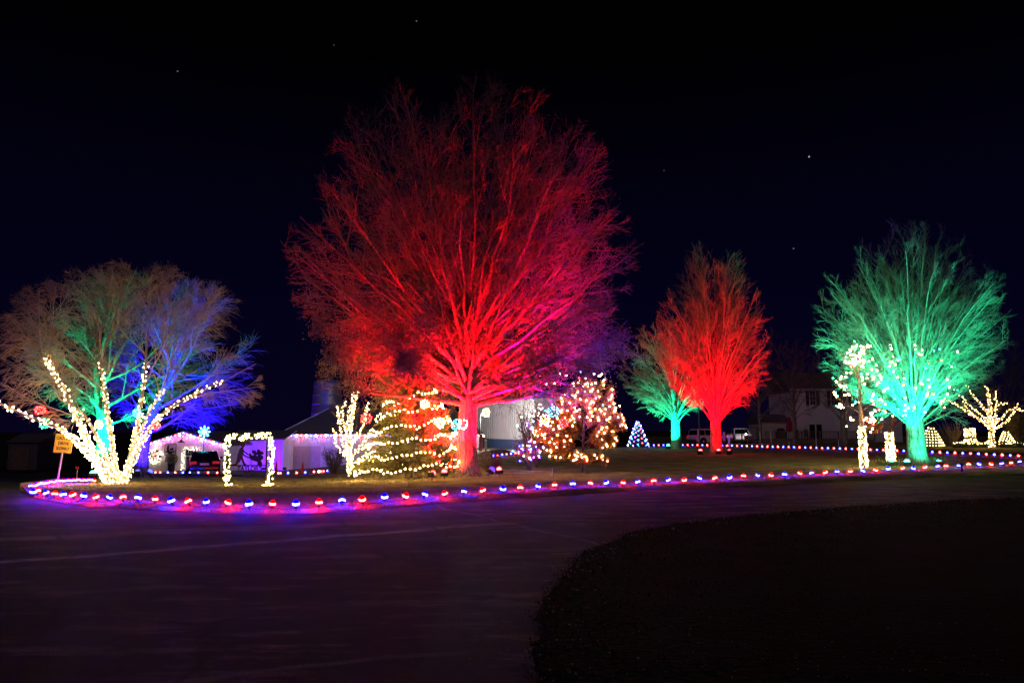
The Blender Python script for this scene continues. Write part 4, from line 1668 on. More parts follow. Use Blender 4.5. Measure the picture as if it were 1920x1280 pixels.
# right-hand pair of ornament trees with wound trunks
for (px, dd, trp, top, hw, cen, low, lab, lab2, lab3, sd, nb_) in [
    (1616, 30.5, 12, 640, 52, 730, 805, 'young tree with a lit wound trunk and crowded coloured bulbs left of the green maple', 'warm white lights wound round the slender trunk left of the green maple', 'coloured and white bulbs crowded in the crown left of the green maple', 161, 150),
    (1667, 37.5, 13, 640, 105, 735, 815, 'young tree with a short lit trunk half hidden behind the green maple', 'warm white lights wound tightly round the short trunk behind the green maple', 'coloured bulbs scattered through the crown behind the green maple', 162, 95)]:
    b = vx(px, dd, LZ)
    zz = lambda py: P(px, py, dd).z - b.z
    r0 = trp * dd / FPX / 2
    R_ = hw * dd / FPX
    offx = .0 if sd == 161 else .9
    tr, rs = make_tree('ornament_tree', lab, b, sd, [([(0, 0, -.05), (0, 0, .1), (0, 0, zz(low) * .6), (0, 0, zz(low)), (offx * .3, 0, zz(low) * 1.6), (offx, 0, zz(top) * .8)], [r0 * 1.1, r0, r0 * .95, r0 * .9, r0 * .5, r0 * .2])], [
        dict(n=16, t0=.36, t1=.97, ang=0, spread=9, lf=1, K=7, trop=.04, wig=.08, elev=lambda t: 12 + 60 * np.clip((t - .36) / .6, 0, 1), fill=(.85, 1.02), rl=.015, rmin=.008, rpar=.6),
        dict(n=8, t0=.15, t1=1, ang=36, spread=12, lf=.5, K=5, trop=.02, wig=.1, out=.2, rl=.01, rmin=.006),
        dict(n=5, t0=.15, t1=1, ang=36, spread=12, lf=.6, K=4, trop=.05, wig=.1, out=.2, rl=.009, rmin=.005)],
        [((offx, 0, zz(cen)), (R_, R_, zz(top) - zz(cen)))], leaves=dict(n=1200, size=.05, mat=M_orange, last=1, jit=.08, where=lambda p: np.where(p[:, 2] < zz(low - 25), 1, .02)) if sd == 162 else None)
    wrap('string_lights', lab2, [b + Vector((0, 0, .02)), b + Vector((0, 0, zz(low) * .5)), b + Vector((0, 0, zz(low) + .12))], [r0 * 1.05, r0 * .97, r0 * .9],   .09 if sd == 161 else .07, .1, 'warm', .017, seed=sd)
    tips = np.concatenate([q[:, -1] for q, _ in rs[2:]])
    wt = np.where(tips[:, 1] < .4, 1.0, .3)
    if sd == 161:
        wt *= np.exp(-np.maximum(tips[:, 0], 0) * .8)
    ix = rg.choice(len(tips), nb_, replace=False, p=wt / wt.sum())
    pl = ['warm_big'] * 9 + ['white', 'white', 'teal', 'green', 'red'] if sd == 161 else ['warm_big', 'white', 'red', 'teal', 'green', 'white', 'red']
    c9_on_points('string_lights', lab3, [b + Vector(tips[i]) for i in ix], [rg.choice(pl) for _ in ix], .030, wire=False)

c9_on_points('string_lights', 'coloured and white bulbs dotted over the lower limbs of the large green maple', g_bulbs, ['warm_big', 'white', 'red', 'teal', 'warm_big', 'white', 'red'], .028, wire=False)

# small glowing tree, hedge lights, lit stump and cone shapes at the far right
d_w = 64.0
rb_ = vx(1860, d_w, LZ)
sts = [[(1860, 838), (1859, 815), (1857, 785), (1855, 755), (1850, 724)], [(1860, 808), (1866, 785), (1868, 760), (1866, 733)], [(1858, 806), (1845, 790), (1820, 776), (1800, 762), (1772, 748)], [(1857, 795), (1840, 778), (1818, 760), (1800, 740)], [(1856, 780), (1842, 762), (1826, 744), (1812, 722)], [(1862, 808), (1880, 795), (1896, 780), (1908, 758)], [(1862, 798), (1876, 785), (1890, 770), (1906, 766), (1930, 775)], [(1861, 770), (1872, 758), (1888, 756)], [(1858, 805), (1836, 786), (1816, 770), (1806, 752)]]
st2 = []
rr = random.Random(3)
for k, st in enumerate(sts):
    dep = rr.uniform(-1.2, 1.2) if k else 0
    th = .2 if k == 0 else .075
    st2.append(([P(a, b_, d_w + dep * i / (len(st) - 1)) - rb_ for i, (a, b_) in enumerate(st)], [th * f for f in np.linspace(1, .35, len(st))]))
make_tree('dogwood_tree', 'small spreading tree outlined in warm white lights at the far right', rb_, 171, st2, [
    dict(n=8, t0=.3, t1=1, ang=40, spread=10, lf=.4, K=5, trop=.04, wig=.08, rl=.012, rmin=.012, S=4),
    dict(n=5, t0=.2, t1=1, ang=36, spread=12, lf=.6, K=4, trop=.03, wig=.1, rl=.012, rmin=.009)],
    [((0, 0, 3), (4, 4, 3.4))], mtr=M_pale, limb_level=False)
for k, (pth, rd) in enumerate(st2):
    path = smooth_path([rb_ + q for q in pth], 12)
    wrap('string_lights', 'warm white lights winding the %s of the far right glowing tree' % ['trunk', 'second upright', 'longest left bough', 'middle left bough', 'upper left bough', 'upper right bough', 'drooping right bough', 'short right twig', 'inner left bough'][k], path, np.interp(np.linspace(0, 1, len(path)), np.linspace(0, 1, len(rd)), rd),   .26 if k else .2, .24, 'warm_far', .038, group='light strings on the far right tree', seed=k + 60, jitter=.03)
hx0, hx1 = 1786, 1935
for (a, b_, lab, sd) in [(1786, 1850, 'low clipped hedge covered in warm lights left of the glowing tree', 1), (1872, 1936, 'low clipped hedge covered in warm lights right of the glowing tree', 2)]:
    A, B = vx(a, 66, LZ), vx(b_, 66, LZ)
    t = thing('hedge', lab, 'hedge', A)
    L = (B - A).length
    r = np.random.default_rng(sd)
    c = np.stack([r.uniform(0, L, 2200), r.uniform(-.4, .4, 2200), r.uniform(.0, .5, 2200)], 1)
    V, F = leaf_cards(c, .07, r)
    o = link('leaves', np_mesh('leaves', V, F, False), M_needle_dark, t)
    o['kind'] = 'stuff'
    mb = MB()
    for k in range(int(L / .5)):
        mb.tube([(k * .5 + .2, 0, -.02), (k * .5 + .25, .05, .45)], .02, 4)
    mb.build('stems', M_bark, t)
    n = int(L * 15)
    q = np.stack([r.uniform(0, L, n), r.uniform(-.5, .3, n), .42 + r.normal(0, .06, n)], 1) + np.array(A)
    q = q[np.argsort(q[:, 0])]
    mini_string('string_lights', 'warm net lights laid over the hedge %s' % ('left of the glowing tree' if sd == 1 else 'right of the glowing tree'), q[::4], q, 'warm_far', .034, seed=sd)
stb = vx(1818, 70, LZ)
MB().lathe([(.55, -.1), (.45, .2), (.42, 1.2), (.40, 1.72)], 14).build('tree_stump', M_bark, None, True, stb)
tag(bpy.data.objects['tree_stump'], 'thick cut trunk wound with lights left of the far right glowing tree', 'stump')
wrap('string_lights', 'warm lights wound round the upper half of the thick cut trunk', [stb + Vector((0, 0, .95)), stb + Vector((0, 0, 1.7))], [.43, .41], .16, .2, 'warm_far', .036, seed=77)
wrap('string_lights', 'warm lights wound round the foot of the thick cut trunk', [stb + Vector((0, 0, .3)), stb + Vector((0, 0, .75))], [.46, .44], .16, .2, 'warm_far', .036, seed=78)
for (px, dd, hh, RR, lab, sd) in [(1746, 68, 1.9, .95, 'cone-shaped evergreen ringed with warm bulbs behind the green maple', 1), (1886, 72, 1.5, .7, 'small cone-shaped evergreen with rings of bulbs right of the glowing trunk', 2)]:
    b = vx(px, dd, LZ)
    conifer('cone_evergreen', lab, b, hh, RR, 180 + sd, nb=60, twigs=8, tufts=3, ln=.12, wd=.016, m=M_needle_dark, needles=4)
    q = []
    for z in np.linspace(.2, hh * .9, 7):
        ra = RR * (1 - z / hh) ** .8 + .1
        n = max(5, int(2 * math.pi * ra / .24))
        q += [b + Vector((math.cos(a) * ra, math.sin(a) * ra, z + .05 * math.sin(a))) for a in np.linspace(0, 2 * math.pi, n, endpoint=False)]
    c9_on_points('string_lights', 'rings of warm bulbs on the %s' % ('cone-shaped evergreen behind the green maple' if sd == 1 else 'small evergreen right of the glowing trunk'), q, ['warm_far'], .034, wire=False)
for (px, dd, w, h, lab, sd) in [(1785, 72, 3.4, 2.6, 'bare tangled shrub between the ringed cone and the thick cut trunk', 1), (1905, 74, 3.4, 3.4, 'olive bushy shrub behind the hedge at the right edge', 2), (1765, 80, 3.6, 2.2, 'low bare shrub behind the ringed cone evergreen', 3)]:
    shrub('shrub', lab, vx(px, dd, LZ), w, h, 190 + sd, 0 if sd != 2 else 3000, .09, mat('olive_leaf2', (.16, .13, .04), .8), stems=20)
r = np.random.default_rng(44)
cp = []
for _ in range(420):
    p = vx(r.uniform(1640, 1800), d_g1 + r.uniform(-.6, .6), LZ)
    cp.append(tuple(p))
blades('lily_clumps', np.array(cp), .42, .012, mat('strap_leaf', (.07, .10, .04), .7), 4, 'strap-leaved plants at the foot of the big green maple', 'plants')
for k, (px, dd, hh) in enumerate([(1782 + 16, 27.5, .33), (1918, 30, .4)]):
    mb = MB()
    mb.tube([(0, 0, -.03), (0, 0, hh * .7)], [.05, .035], 8)
    mb.lathe([(.035, hh * .7), (.10, hh * .95), (.11, hh), (.03, hh * 1.02)], 10)
    o = mb.build('path_bollard', M_black, None, True, vx(px, dd, LZ))
    tag(o, ['short dark garden bollard among the kerb bulbs right of the green maple', 'short dark garden bollard among the kerb bulbs at the right edge'][k], 'bollard')

# hanging balls of light ---------------------------------------------------------------------
for (px, py, d, rad, col, lab) in [
    (75, 769, wd - 1.3, .13, 'red', 'red light ball on the low far-left bough'),
    (84, 794, wd - 1.0, .15, 'green', 'green light ball under the low far-left bough'),
    (185, 795, wd + .2, .13, 'warm', 'white light ball beside the green-lit trunk'),
    (257, 775, wd - .3, .12, 'teal', 'pale green light ball on the upright right stem'),
    (293, 798, wd - .8, .12, 'red', 'small red light ball below the spreading right stem'),
    (687, 784, 24.0, .17, 'red', 'red light ball at the top of the slim wound tree'),
    (796, 757, 24.2, .14, 'warm', 'white light ball under the left boughs of the red tree'),
    (825, 792, 23.6, .16, 'green', 'bright green light ball over the spruce beside the red trunk'),
    (855, 796, 22.6, .15, 'teal', 'teal light ball touching the left edge of the red trunk'),
    (911, 773, 23.5, .13, 'warm', 'yellow light ball hanging right of the red trunk before the metal building'),
    (1038, 772, 25.5, .20, 'cyan', 'blue and white light ball above the copper tree'),
    (1022, 786, 25.0, .16, 'warm', 'white light ball left of the blue one above the copper tree'),
    (1057, 793, 25.2, .15, 'red', 'red light ball right of the blue one above the copper tree'),
]:
    light_ball(lab, P(px, py, d), rad, col, int(px), cord=.45, s=.014)
wre = P(868, 796, 21.3)
garland('wreath', 'small round wreath of red and white bulbs on the left of the red trunk', [wre + Vector((math.cos(a) * .13, 0, math.sin(a) * .13)) for a in np.linspace(0, 2 * math.pi, 14)], .03, 24, 'white', .016, 5, cat='wreath')
# blue starburst above the barn roof
sbp = P(383, 809, 50)
t = thing('starburst_light', 'blue starburst light floating above the right slope of the barn roof', 'light ornament', sbp)
mb = MB()
pb = []
for k in range(8):
    a = k * math.pi / 4
    mb.tube([(0, 0, 0), (math.cos(a) * .36, 0, math.sin(a) * .36)], .008, 4)
    pb += [(math.cos(a) * q, 0, math.sin(a) * q) for q in (.3, .36)]
mb.tube([(0, .02, 0), (0, .02, -3.6)], .02, 5)
mb.build('frame', M_black, t)
link('petal_bulbs', mini_bulbs(pb, .05, 3), EM['cyan'], t)
link('core_bulbs', mini_bulbs([(math.cos(a) * .12, 0, math.sin(a) * .12) for a in np.linspace(0, 6.28, 9)] + [(0, 0, 0)], .07, 4), EM['teal'], t)

# ------------------------------------------------------------------ signs


def text_mesh(s, size, depth, m, parent, loc, rot=(math.pi / 2, 0, 0), name='lettering', width=None):
    cu = bpy.data.curves.new('txt', 'FONT')
    cu.body = s
    cu.size = size
    cu.extrude = depth
    cu.offset = size * .03
    cu.align_x = 'CENTER'
    cu.align_y = 'CENTER'
    o = bpy.data.objects.new('txt', cu)
    COL.objects.link(o)
    dg = bpy.context.evaluated_depsgraph_get()
    me = bpy.data.meshes.new_from_object(o.evaluated_get(dg))
    bpy.data.objects.remove(o)
    me.materials.clear()
    ob = link(name, me, m, parent, loc)
    ob.rotation_euler = rot
    if width:
        x = [v.co.x for v in me.vertices]
        f = width / (max(x) - min(x))
        for v in me.vertices:
            v.co.x *= f
    return ob


# yellow caution sign
cs = vx(114, 22.4, LZ)
t = thing('caution_sign', 'yellow CAUTION DRIVE SLOWLY sign on a thin leaning post', 'sign', cs)
t.rotation_euler = (0, math.radians(5), math.radians(14))
k18 = 22.4 / FPX
sh_ = (918 - 841) * k18
M_yel = mat('sign_yellow', (.82, .56, .03), .45, var=.06, scale=3)
MB().box((0, 0, sh_ * .48), (.05, .03, sh_ * 1.1), None, .008).build('post', M_steel, t)
sw = 30 * k18
poly = []
for (cx_, cz_, a0) in [(1, 1, 0), (-1, 1, 90), (-1, -1, 180), (1, -1, 270)]:
    for a in (0, 30, 60, 90):
        q = math.radians(a0 + a)
        poly.append((cx_ * (sw / 2 - .03) + math.cos(q) * .03, cz_ * (sw * .58 - .03) + math.sin(q) * .03 + sh_))
MB().prism(poly, -.032, -.022).build('panel', M_yel, t)
mb = MB()
bx_, bz_ = sw / 2 - .02, sw * .58 - .02
for (c, d) in [((0, sh_ + bz_), (bx_ * 2, .007)), ((0, sh_ - bz_), (bx_ * 2, .007)), ((bx_, sh_), (.007, bz_ * 2 - .01)), ((-bx_, sh_), (.007, bz_ * 2 - .01))]:
    mb.box((c[0], -.033, c[1]), (d[0], .003, d[1]))
mb.build('border', M_black, t)
for i, (w_, wd_) in enumerate([('CAUTION', .84), ('DRIVE', .6), ('SLOWLY', .76)]):
    o = text_mesh(w_, .125, .002, M_black, t, (0, -.035, sh_ + .15 - i * .15), width=sw * wd_)
rp = vx(150, 27, LZ)
t = thing('reflector_post', 'small dim red reflector post left of the wrapped tree foot', 'post', rp)
MB().tube([(0, 0, -.05), (0, 0, .42)], .012, 5).build('post', M_steel, t)
MB().lathe([(.06, -.01), (.06, .01)], 10, (0, -.015, .47), Matrix.Rotation(math.pi / 2, 3, 'X')).build('reflector', mat('red_reflector', (.5, .04, .03), .3), t)

# lit frame with the wheelbarrow boy
fd = 22.6
fb = vx(467, fd, LZ)


def fp(zx, zy):
    """sign-plane coordinates from the photo"""
    p = P(410 + zx / 10.667, 800 + zy / 10.667, fd) - fb
    return (p.x, p.z)


t = thing('metal_sign', 'black cut-out sign of a boy pushing a flower wheelbarrow over TAYLOR\'S', 'sign', fb)
mb = MB()
x0, z0 = fp(215, 1240)
x1, z1 = fp(975, 250)
xl, xr = fp(215, 0)[0], fp(985, 0)[0]
mb.box((xl, 0, (z1 - .05) / 2), (.05, .05, z1 + .05 + .06))
mb.box((xr, 0, (z1 - .05) / 2), (.05, .05, z1 + .05 + .06))
mb.build('posts', M_black, t)
mb = MB()
for zy, th in ((265, .03), (770, .035), (890, .025), (1005, .025)):
    a, z = fp(215, zy)
    mb.box(((xl + xr) / 2, 0, z), (xr - xl - .05, .02, th))
mb.build('rails', M_black, t)


def cut(name, polys, y=.0, th=.012):
    mb = MB()
    for i, pl in enumerate(polys):
        e = .001 * i
        mb.prism([fp(*q) for q in pl], y - th / 2 - e, y + th / 2 + e)
    return mb.build(name, M_black, t)


def disc(cx_, cy_, r_, n=14):
    return [(cx_ + r_ * math.cos(2 * math.pi * k / n), cy_ + r_ * math.sin(2 * math.pi * k / n)) for k in range(n)]


cut('boy', [disc(487, 352, 50), [(438, 330), (450, 300), (530, 298), (575, 318), (572, 332), (520, 334)], [(462, 385), (505, 390), (500, 430), (455, 420)], [(450, 405), (490, 420), (505, 470), (490, 560), (470, 640), (380, 590), (372, 560), (395, 520), (412, 450)],
            [(378, 575), (465, 600), (430, 690), (370, 750), (345, 775), (265, 770), (275, 745), (330, 735), (355, 660)], [(430, 600), (478, 590), (500, 660), (525, 725), (555, 745), (555, 765), (495, 765), (470, 700)], [(470, 480), (490, 465), (600, 540), (640, 560), (630, 580), (560, 545)], [(455, 520), (475, 510), (540, 570), (630, 610), (620, 632), (530, 600)]])
cut('wheelbarrow', [[(600, 545), (640, 520), (660, 560), (840, 590), (880, 640), (830, 690), (800, 710), (650, 660), (620, 620)], [(640, 640), (652, 640), (652, 762), (640, 762)], [(790, 690), (860, 690), (835, 745), (815, 745)]])
cut('wheel', [disc(822, 735, 52, 16)])
rr = random.Random(5)
cut('flowers', [disc(rr.gauss(762, 55), rr.gauss(535, 30), rr.uniform(22, 38), 9) for _ in range(16)] + [disc(850, 610, 45, 10), disc(800, 480, 32, 9), disc(720, 500, 30, 9), disc(860, 520, 24, 9)])
a, z = fp(620, 835)
text_mesh("TAYLOR'S", .2, .008, M_black, t, (a, 0, z), width=fp(870, 0)[0] - fp(375, 0)[0])
a, z = fp(600, 945)
text_mesh('INV', .19, .008, M_black, t, (a, 0, z), width=fp(705, 0)[0] - fp(490, 0)[0])
ga = [fb + Vector((fp(zx, zy)[0], -.02, fp(zx, zy)[1])) for zx, zy in [(215, 1200), (170, 1050), (165, 850), (165, 650), (170, 450), (180, 280), (250, 200), (400, 190), (500, 240), (600, 170), (760, 180), (900, 175), (1010, 190), (1060, 290), (1060, 450), (1045, 650), (1040, 850), (1050, 1000), (1000, 1120), (1040, 1190), (900, 1210)]]
garland('garland', 'thick evergreen garland full of warm white lights round the cut-out sign', smooth_path(ga, 80), .095, 300, 'warm', .017, 12, per=420)

# ------------------------------------------------------------------ buildings on the left
M_siding2 = mat('pale_metal_siding', (.70, .68, .68), .45, var=.06, scale=1.0)


def gable_barn():
    d = 58.0
    A, B = P(276, 850, d), P(424, 850, d)
    bz0 = Hf((A.x + B.x) / 2, d) - .02
    Wd = B.x - A.x
    ez = P(276, 833, d).z - bz0
    az = P(347, 811, d).z - bz0
    ax = P(347, 811, d).x - A.x
    t = thing('barn', 'small cream gabled barn outlined with bulbs behind the dark car', 'barn', (A.x, d, bz0))
    D = 9.0
    mb = MB()
    pr = [(0, 0), (Wd, 0), (Wd, ez - .05), (ax, az), (0, ez)]
    mb.prism(pr, 0, D)
    mb.build('wall', M_cream, t)
    x = .2
    while x < Wd - .1:
        top = (ez + (az - ez) * x / ax) if x < ax else (az + (ez - .05 - az) * (x - ax) / (Wd - ax))
        if not (ax - .62 < x - .1 < ax + .9):
            MB().box((x, -.02, top / 2 + .02), (.055, .045, top - .1), None, .012).build('rib', M_cream, t)
        else:
            MB().box((x, -.02, (top + 2.45) / 2), (.055, .045, top - 2.5), None, .012).build('rib', M_cream, t)
        x += .31
    mb = MB()
    th = .12
    for (xa, za, xb, zb) in [(-.25, ez - .09, ax, az), (ax, az, Wd + .25, ez - .14)]:
        n = Vector((-(zb - za), xb - xa)).normalized()
        v = [(xa, -.22, za), (xb, -.22, zb), (xb, D + .2, zb), (xa, D + .2, za), (xa + n.x * th, -.22, za + n.y * th), (xb + n.x * th, -.22, zb + n.y * th), (xb + n.x * th, D + .2, zb + n.y * th), (xa + n.x * th, D + .2, za + n.y * th)]
        mb.add(v, [(0, 1, 2, 3), (7, 6, 5, 4), (0, 4, 5, 1), (1, 5, 6, 2), (2, 6, 7, 3), (3, 7, 4, 0)])
    mb.build('roof', M_roofs, t)
    # door with nine panes
    dx = P(356, 850, d).x - A.x
    door = MB().box((dx, -.03, 1.06), (1.0, .06, 2.1), None, .01).build('door', M_trim, t)
    for i in range(3):
        for j in range(3):
            MB().box((dx - .2 + i * .2, -.065, 1.35 + j * .22), (.165, .012, .185)).build('pane', M_glass, door)
    MB().lathe([(.02, 0), (.035, .03), (.02, .06)], 8, (dx + .4, -.07, 1.0), Matrix.Rotation(math.pi / 2, 3, 'X')).build('door_handle', M_steel, door)
    MB().box((dx, -.4, .06), (1.6, .7, .14), None, .02).build('step', M_mulch, t)
    # gooseneck lamp
    lx, lz = P(345, 829, d).x - A.x, P(345, 829, d).z - bz0
    lamp = MB().lathe([(.30, 0), (.26, .05), (.1, .12), (.05, .22)], 12, (lx, -.5, lz)).build('barn_lamp', M_black, t, True)
    MB().tube([(lx, -.5, lz + .2), (lx, -.5, lz + .5), (lx, -.3, lz + .62), (lx, -.02, lz + .5)], .022, 6).build('gooseneck', M_black, lamp)
    # wall sign: small black cut-out
    sx, sz = P(320.5, 842, d).x - A.x, P(320.5, 842, d).z - bz0
    sg = thing('wall_sign', 'square black cut-out sign on the barn wall between wreath and door', 'sign', (A.x + sx, d - .09, bz0 + sz))
    mb = MB()
    w = .86
    for (c, s_) in [((0, w / 2), (w, .05)), ((0, -w / 2), (w, .05)), ((w / 2, 0), (.05, w - .05)), ((-w / 2, 0), (.05, w - .05))]:
        mb.box((c[0], 0, c[1]), (s_[0], .03, s_[1]))
    mb.build('frame', M_black, sg)
    f = lambda px_, py_: ((px_ - 590) / 260 * w, -(py_ - 490) / 250 * w)
    mb = MB()
    mb.prism([f(*q) for q in [(520, 395), (560, 390), (550, 450), (560, 500), (585, 560), (520, 560), (505, 480)]], -.012, .012)
    mb.prism([f(*q) for q in [(570, 490), (600, 465), (650, 455), (665, 490), (640, 515), (590, 512)]], -.011, .011)
    mb.prism([f(*q) for q in [(475, 530), (705, 525), (705, 550), (640, 560), (615, 600), (550, 600), (530, 560), (475, 555)]], -.013, .013)
    mb.build('silhouette', M_black, sg)
    # wreath with bow
    wc = P(290, 855, d - .25)
    wt_ = garland('wreath', 'big evergreen wreath glowing with white lights and a red bow on the barn', [wc + Vector((math.cos(a) * .42, 0, math.sin(a) * .42)) for a in np.linspace(math.pi / 2, math.pi * 2.5, 26)], .17, 60, 'white', .024, 14, cat='wreath', per=300)
    mb = MB()
    for s_ in (-1, 1):
        mb.prism([(0, 0), (s_ * .22, .13), (s_ * .24, -.07)] if s_ > 0 else [(0, 0), (s_ * .24, -.07), (s_ * .22, .13)], -.2, -.12)
        mb.prism([(0, -.02), (s_ * .12, -.3), (s_ * .04, -.3)] if s_ < 0 else [(0, -.02), (s_ * .04, -.3), (s_ * .12, -.3)], -.19, -.13)
    bo = mb.build('bow', mat('red_ribbon', (.55, .04, .03), .5), wt_)
    bo.location = Vector((0, -.05, -.42))
    dg = [P(a, b_, d - .2) for a, b_ in [(341, 888), (342, 870), (343, 852), (345, 843), (352, 840), (360, 841), (368, 842), (372, 848), (373, 858), (372, 868), (369, 878), (366, 884)]]
    garland('garland', 'white-lit evergreen garland round the barn door', smooth_path(dg, 40), .11, 75, 'white', .024, 15, per=300)
    # bulbs on the roof edge
    pts = []
    nL, nR = 11, 13
    for i in range(nL):
        f_ = i / (nL - 1)
        pts.append(Vector((A.x - .2 + (ax + .2) * f_, d - .3, bz0 + ez - .05 + (az - ez + .1) * f_ - .08)))
    for i in range(1, nR):
        f_ = i / (nR - 1)
        pts.append(Vector((A.x + ax + (Wd - ax + .2) * f_, d - .26, bz0 + az + (ez - az - .1) * f_ - .08)))
    c9_on_points('string_lights', 'red, white and blue bulbs along the gable edge of the small barn', pts, ['white_far', 'blue_far', 'red_far'], .065)
    return bz0


bz_barn = gable_barn()


def link_wall():
    d = 63.0
    A, B = P(424, 850, d), P(530, 850, d)
    g0 = Hf((A.x + B.x) / 2, d) - .05
    t = thing('lean_to', 'plain pale lean-to wall lit violet between the barn and the garage', 'shed', (A.x, d, g0))
    Wd = B.x - A.x
    h = P(470, 824, d).z - g0
    MB().box((Wd / 2, 1.5, h / 2), (Wd, 3, h)).build('wall', M_cream, t)
    MB().add([(-.2, -.3, h), (Wd + .2, -.3, h), (Wd + .2, 3.2, h + .7), (-.2, 3.2, h + .7), (-.2, -.3, h + .1), (Wd + .2, -.3, h + .1), (Wd + .2, 3.2, h + .8), (-.2, 3.2, h + .8)], [(0, 3, 2, 1), (4, 5, 6, 7), (0, 1, 5, 4), (1, 2, 6, 5), (2, 3, 7, 6), (3, 0, 4, 7)]).build('roof', M_roofs, t)
    x = .3
    while x < Wd:
        MB().box((x, -.02, h / 2), (.055, .045, h - .05), None, .012).build('rib', M_cream, t)
        x += .4
    floodlight('violet floodlight on the drive in front of the lean-to wall', vx(497, 60.5, .014), Vector((P(500, 850, d).x, d, g0 + 1.6)), VIO, 900, 130, s=.15, lens=4)


link_wall()


def pot_plant():
    d = 56.6
    b = vx(325, d, .012)
    t = thing('potted_plant', 'tall dark potted shrub standing left of the barn door', 'plant', b)
    MB().lathe([(.20, 0), (.22, .05), (.27, .55), (.30, .6), (.26, .61)], 12).build('pot', M_dark, t, True)
    r = np.random.default_rng(6)
    c = norm(r.normal(0, 1, (700, 3))) * r.uniform(.1, .48, (700, 1)) * np.array([1, 1, .9]) + np.array([0, 0, .95])
    V, F = leaf_cards(c, .06, r)
    o = link('leaves', np_mesh('leaves', V, F, False), M_needle, t)
    o['kind'] = 'stuff'
    MB().tube([(0, 0, .55), (0, 0, 1.0)], .025, 5).build('stem', M_bark, t)


pot_plant()


def garden_figure():
    d = 48.5
    b = vx(354.5, d, .012)
    t = thing('yard_statue', 'small yard statue with dark cap and pale jacket left of the dark car', 'statue', b)
    MB().lathe([(.16, 0), (.16, .12), (.07, .16), (.06, .3)], 10).build('base', M_black, t)
    MB().lathe([(.06, .3), (.11, .36), (.09, .5), (.12, .66), (.13, .78), (.05, .84)], 10).build('body', mat('pale_jacket', (.6, .55, .55), .7), t, True)
    MB().tube([(.1, 0, .76), (.24, -.02, .70), (.36, -.03, .80)], [.045, .04, .03], 7).build('arm', MATS['pale_jacket'], t, True)
    MB().lathe([(.03, .82), (.085, .87), (.095, .94), (.07, 1.0)], 10).build('head', mat('statue_face', (.3, .2, .17), .7), t, True)
    MB().lathe([(.16, .98), (.16, .995), (.1, 1.0), (.09, 1.08), (.03, 1.1)], 10).build('cap', M_black, t)


garden_figure()


# ---- cars


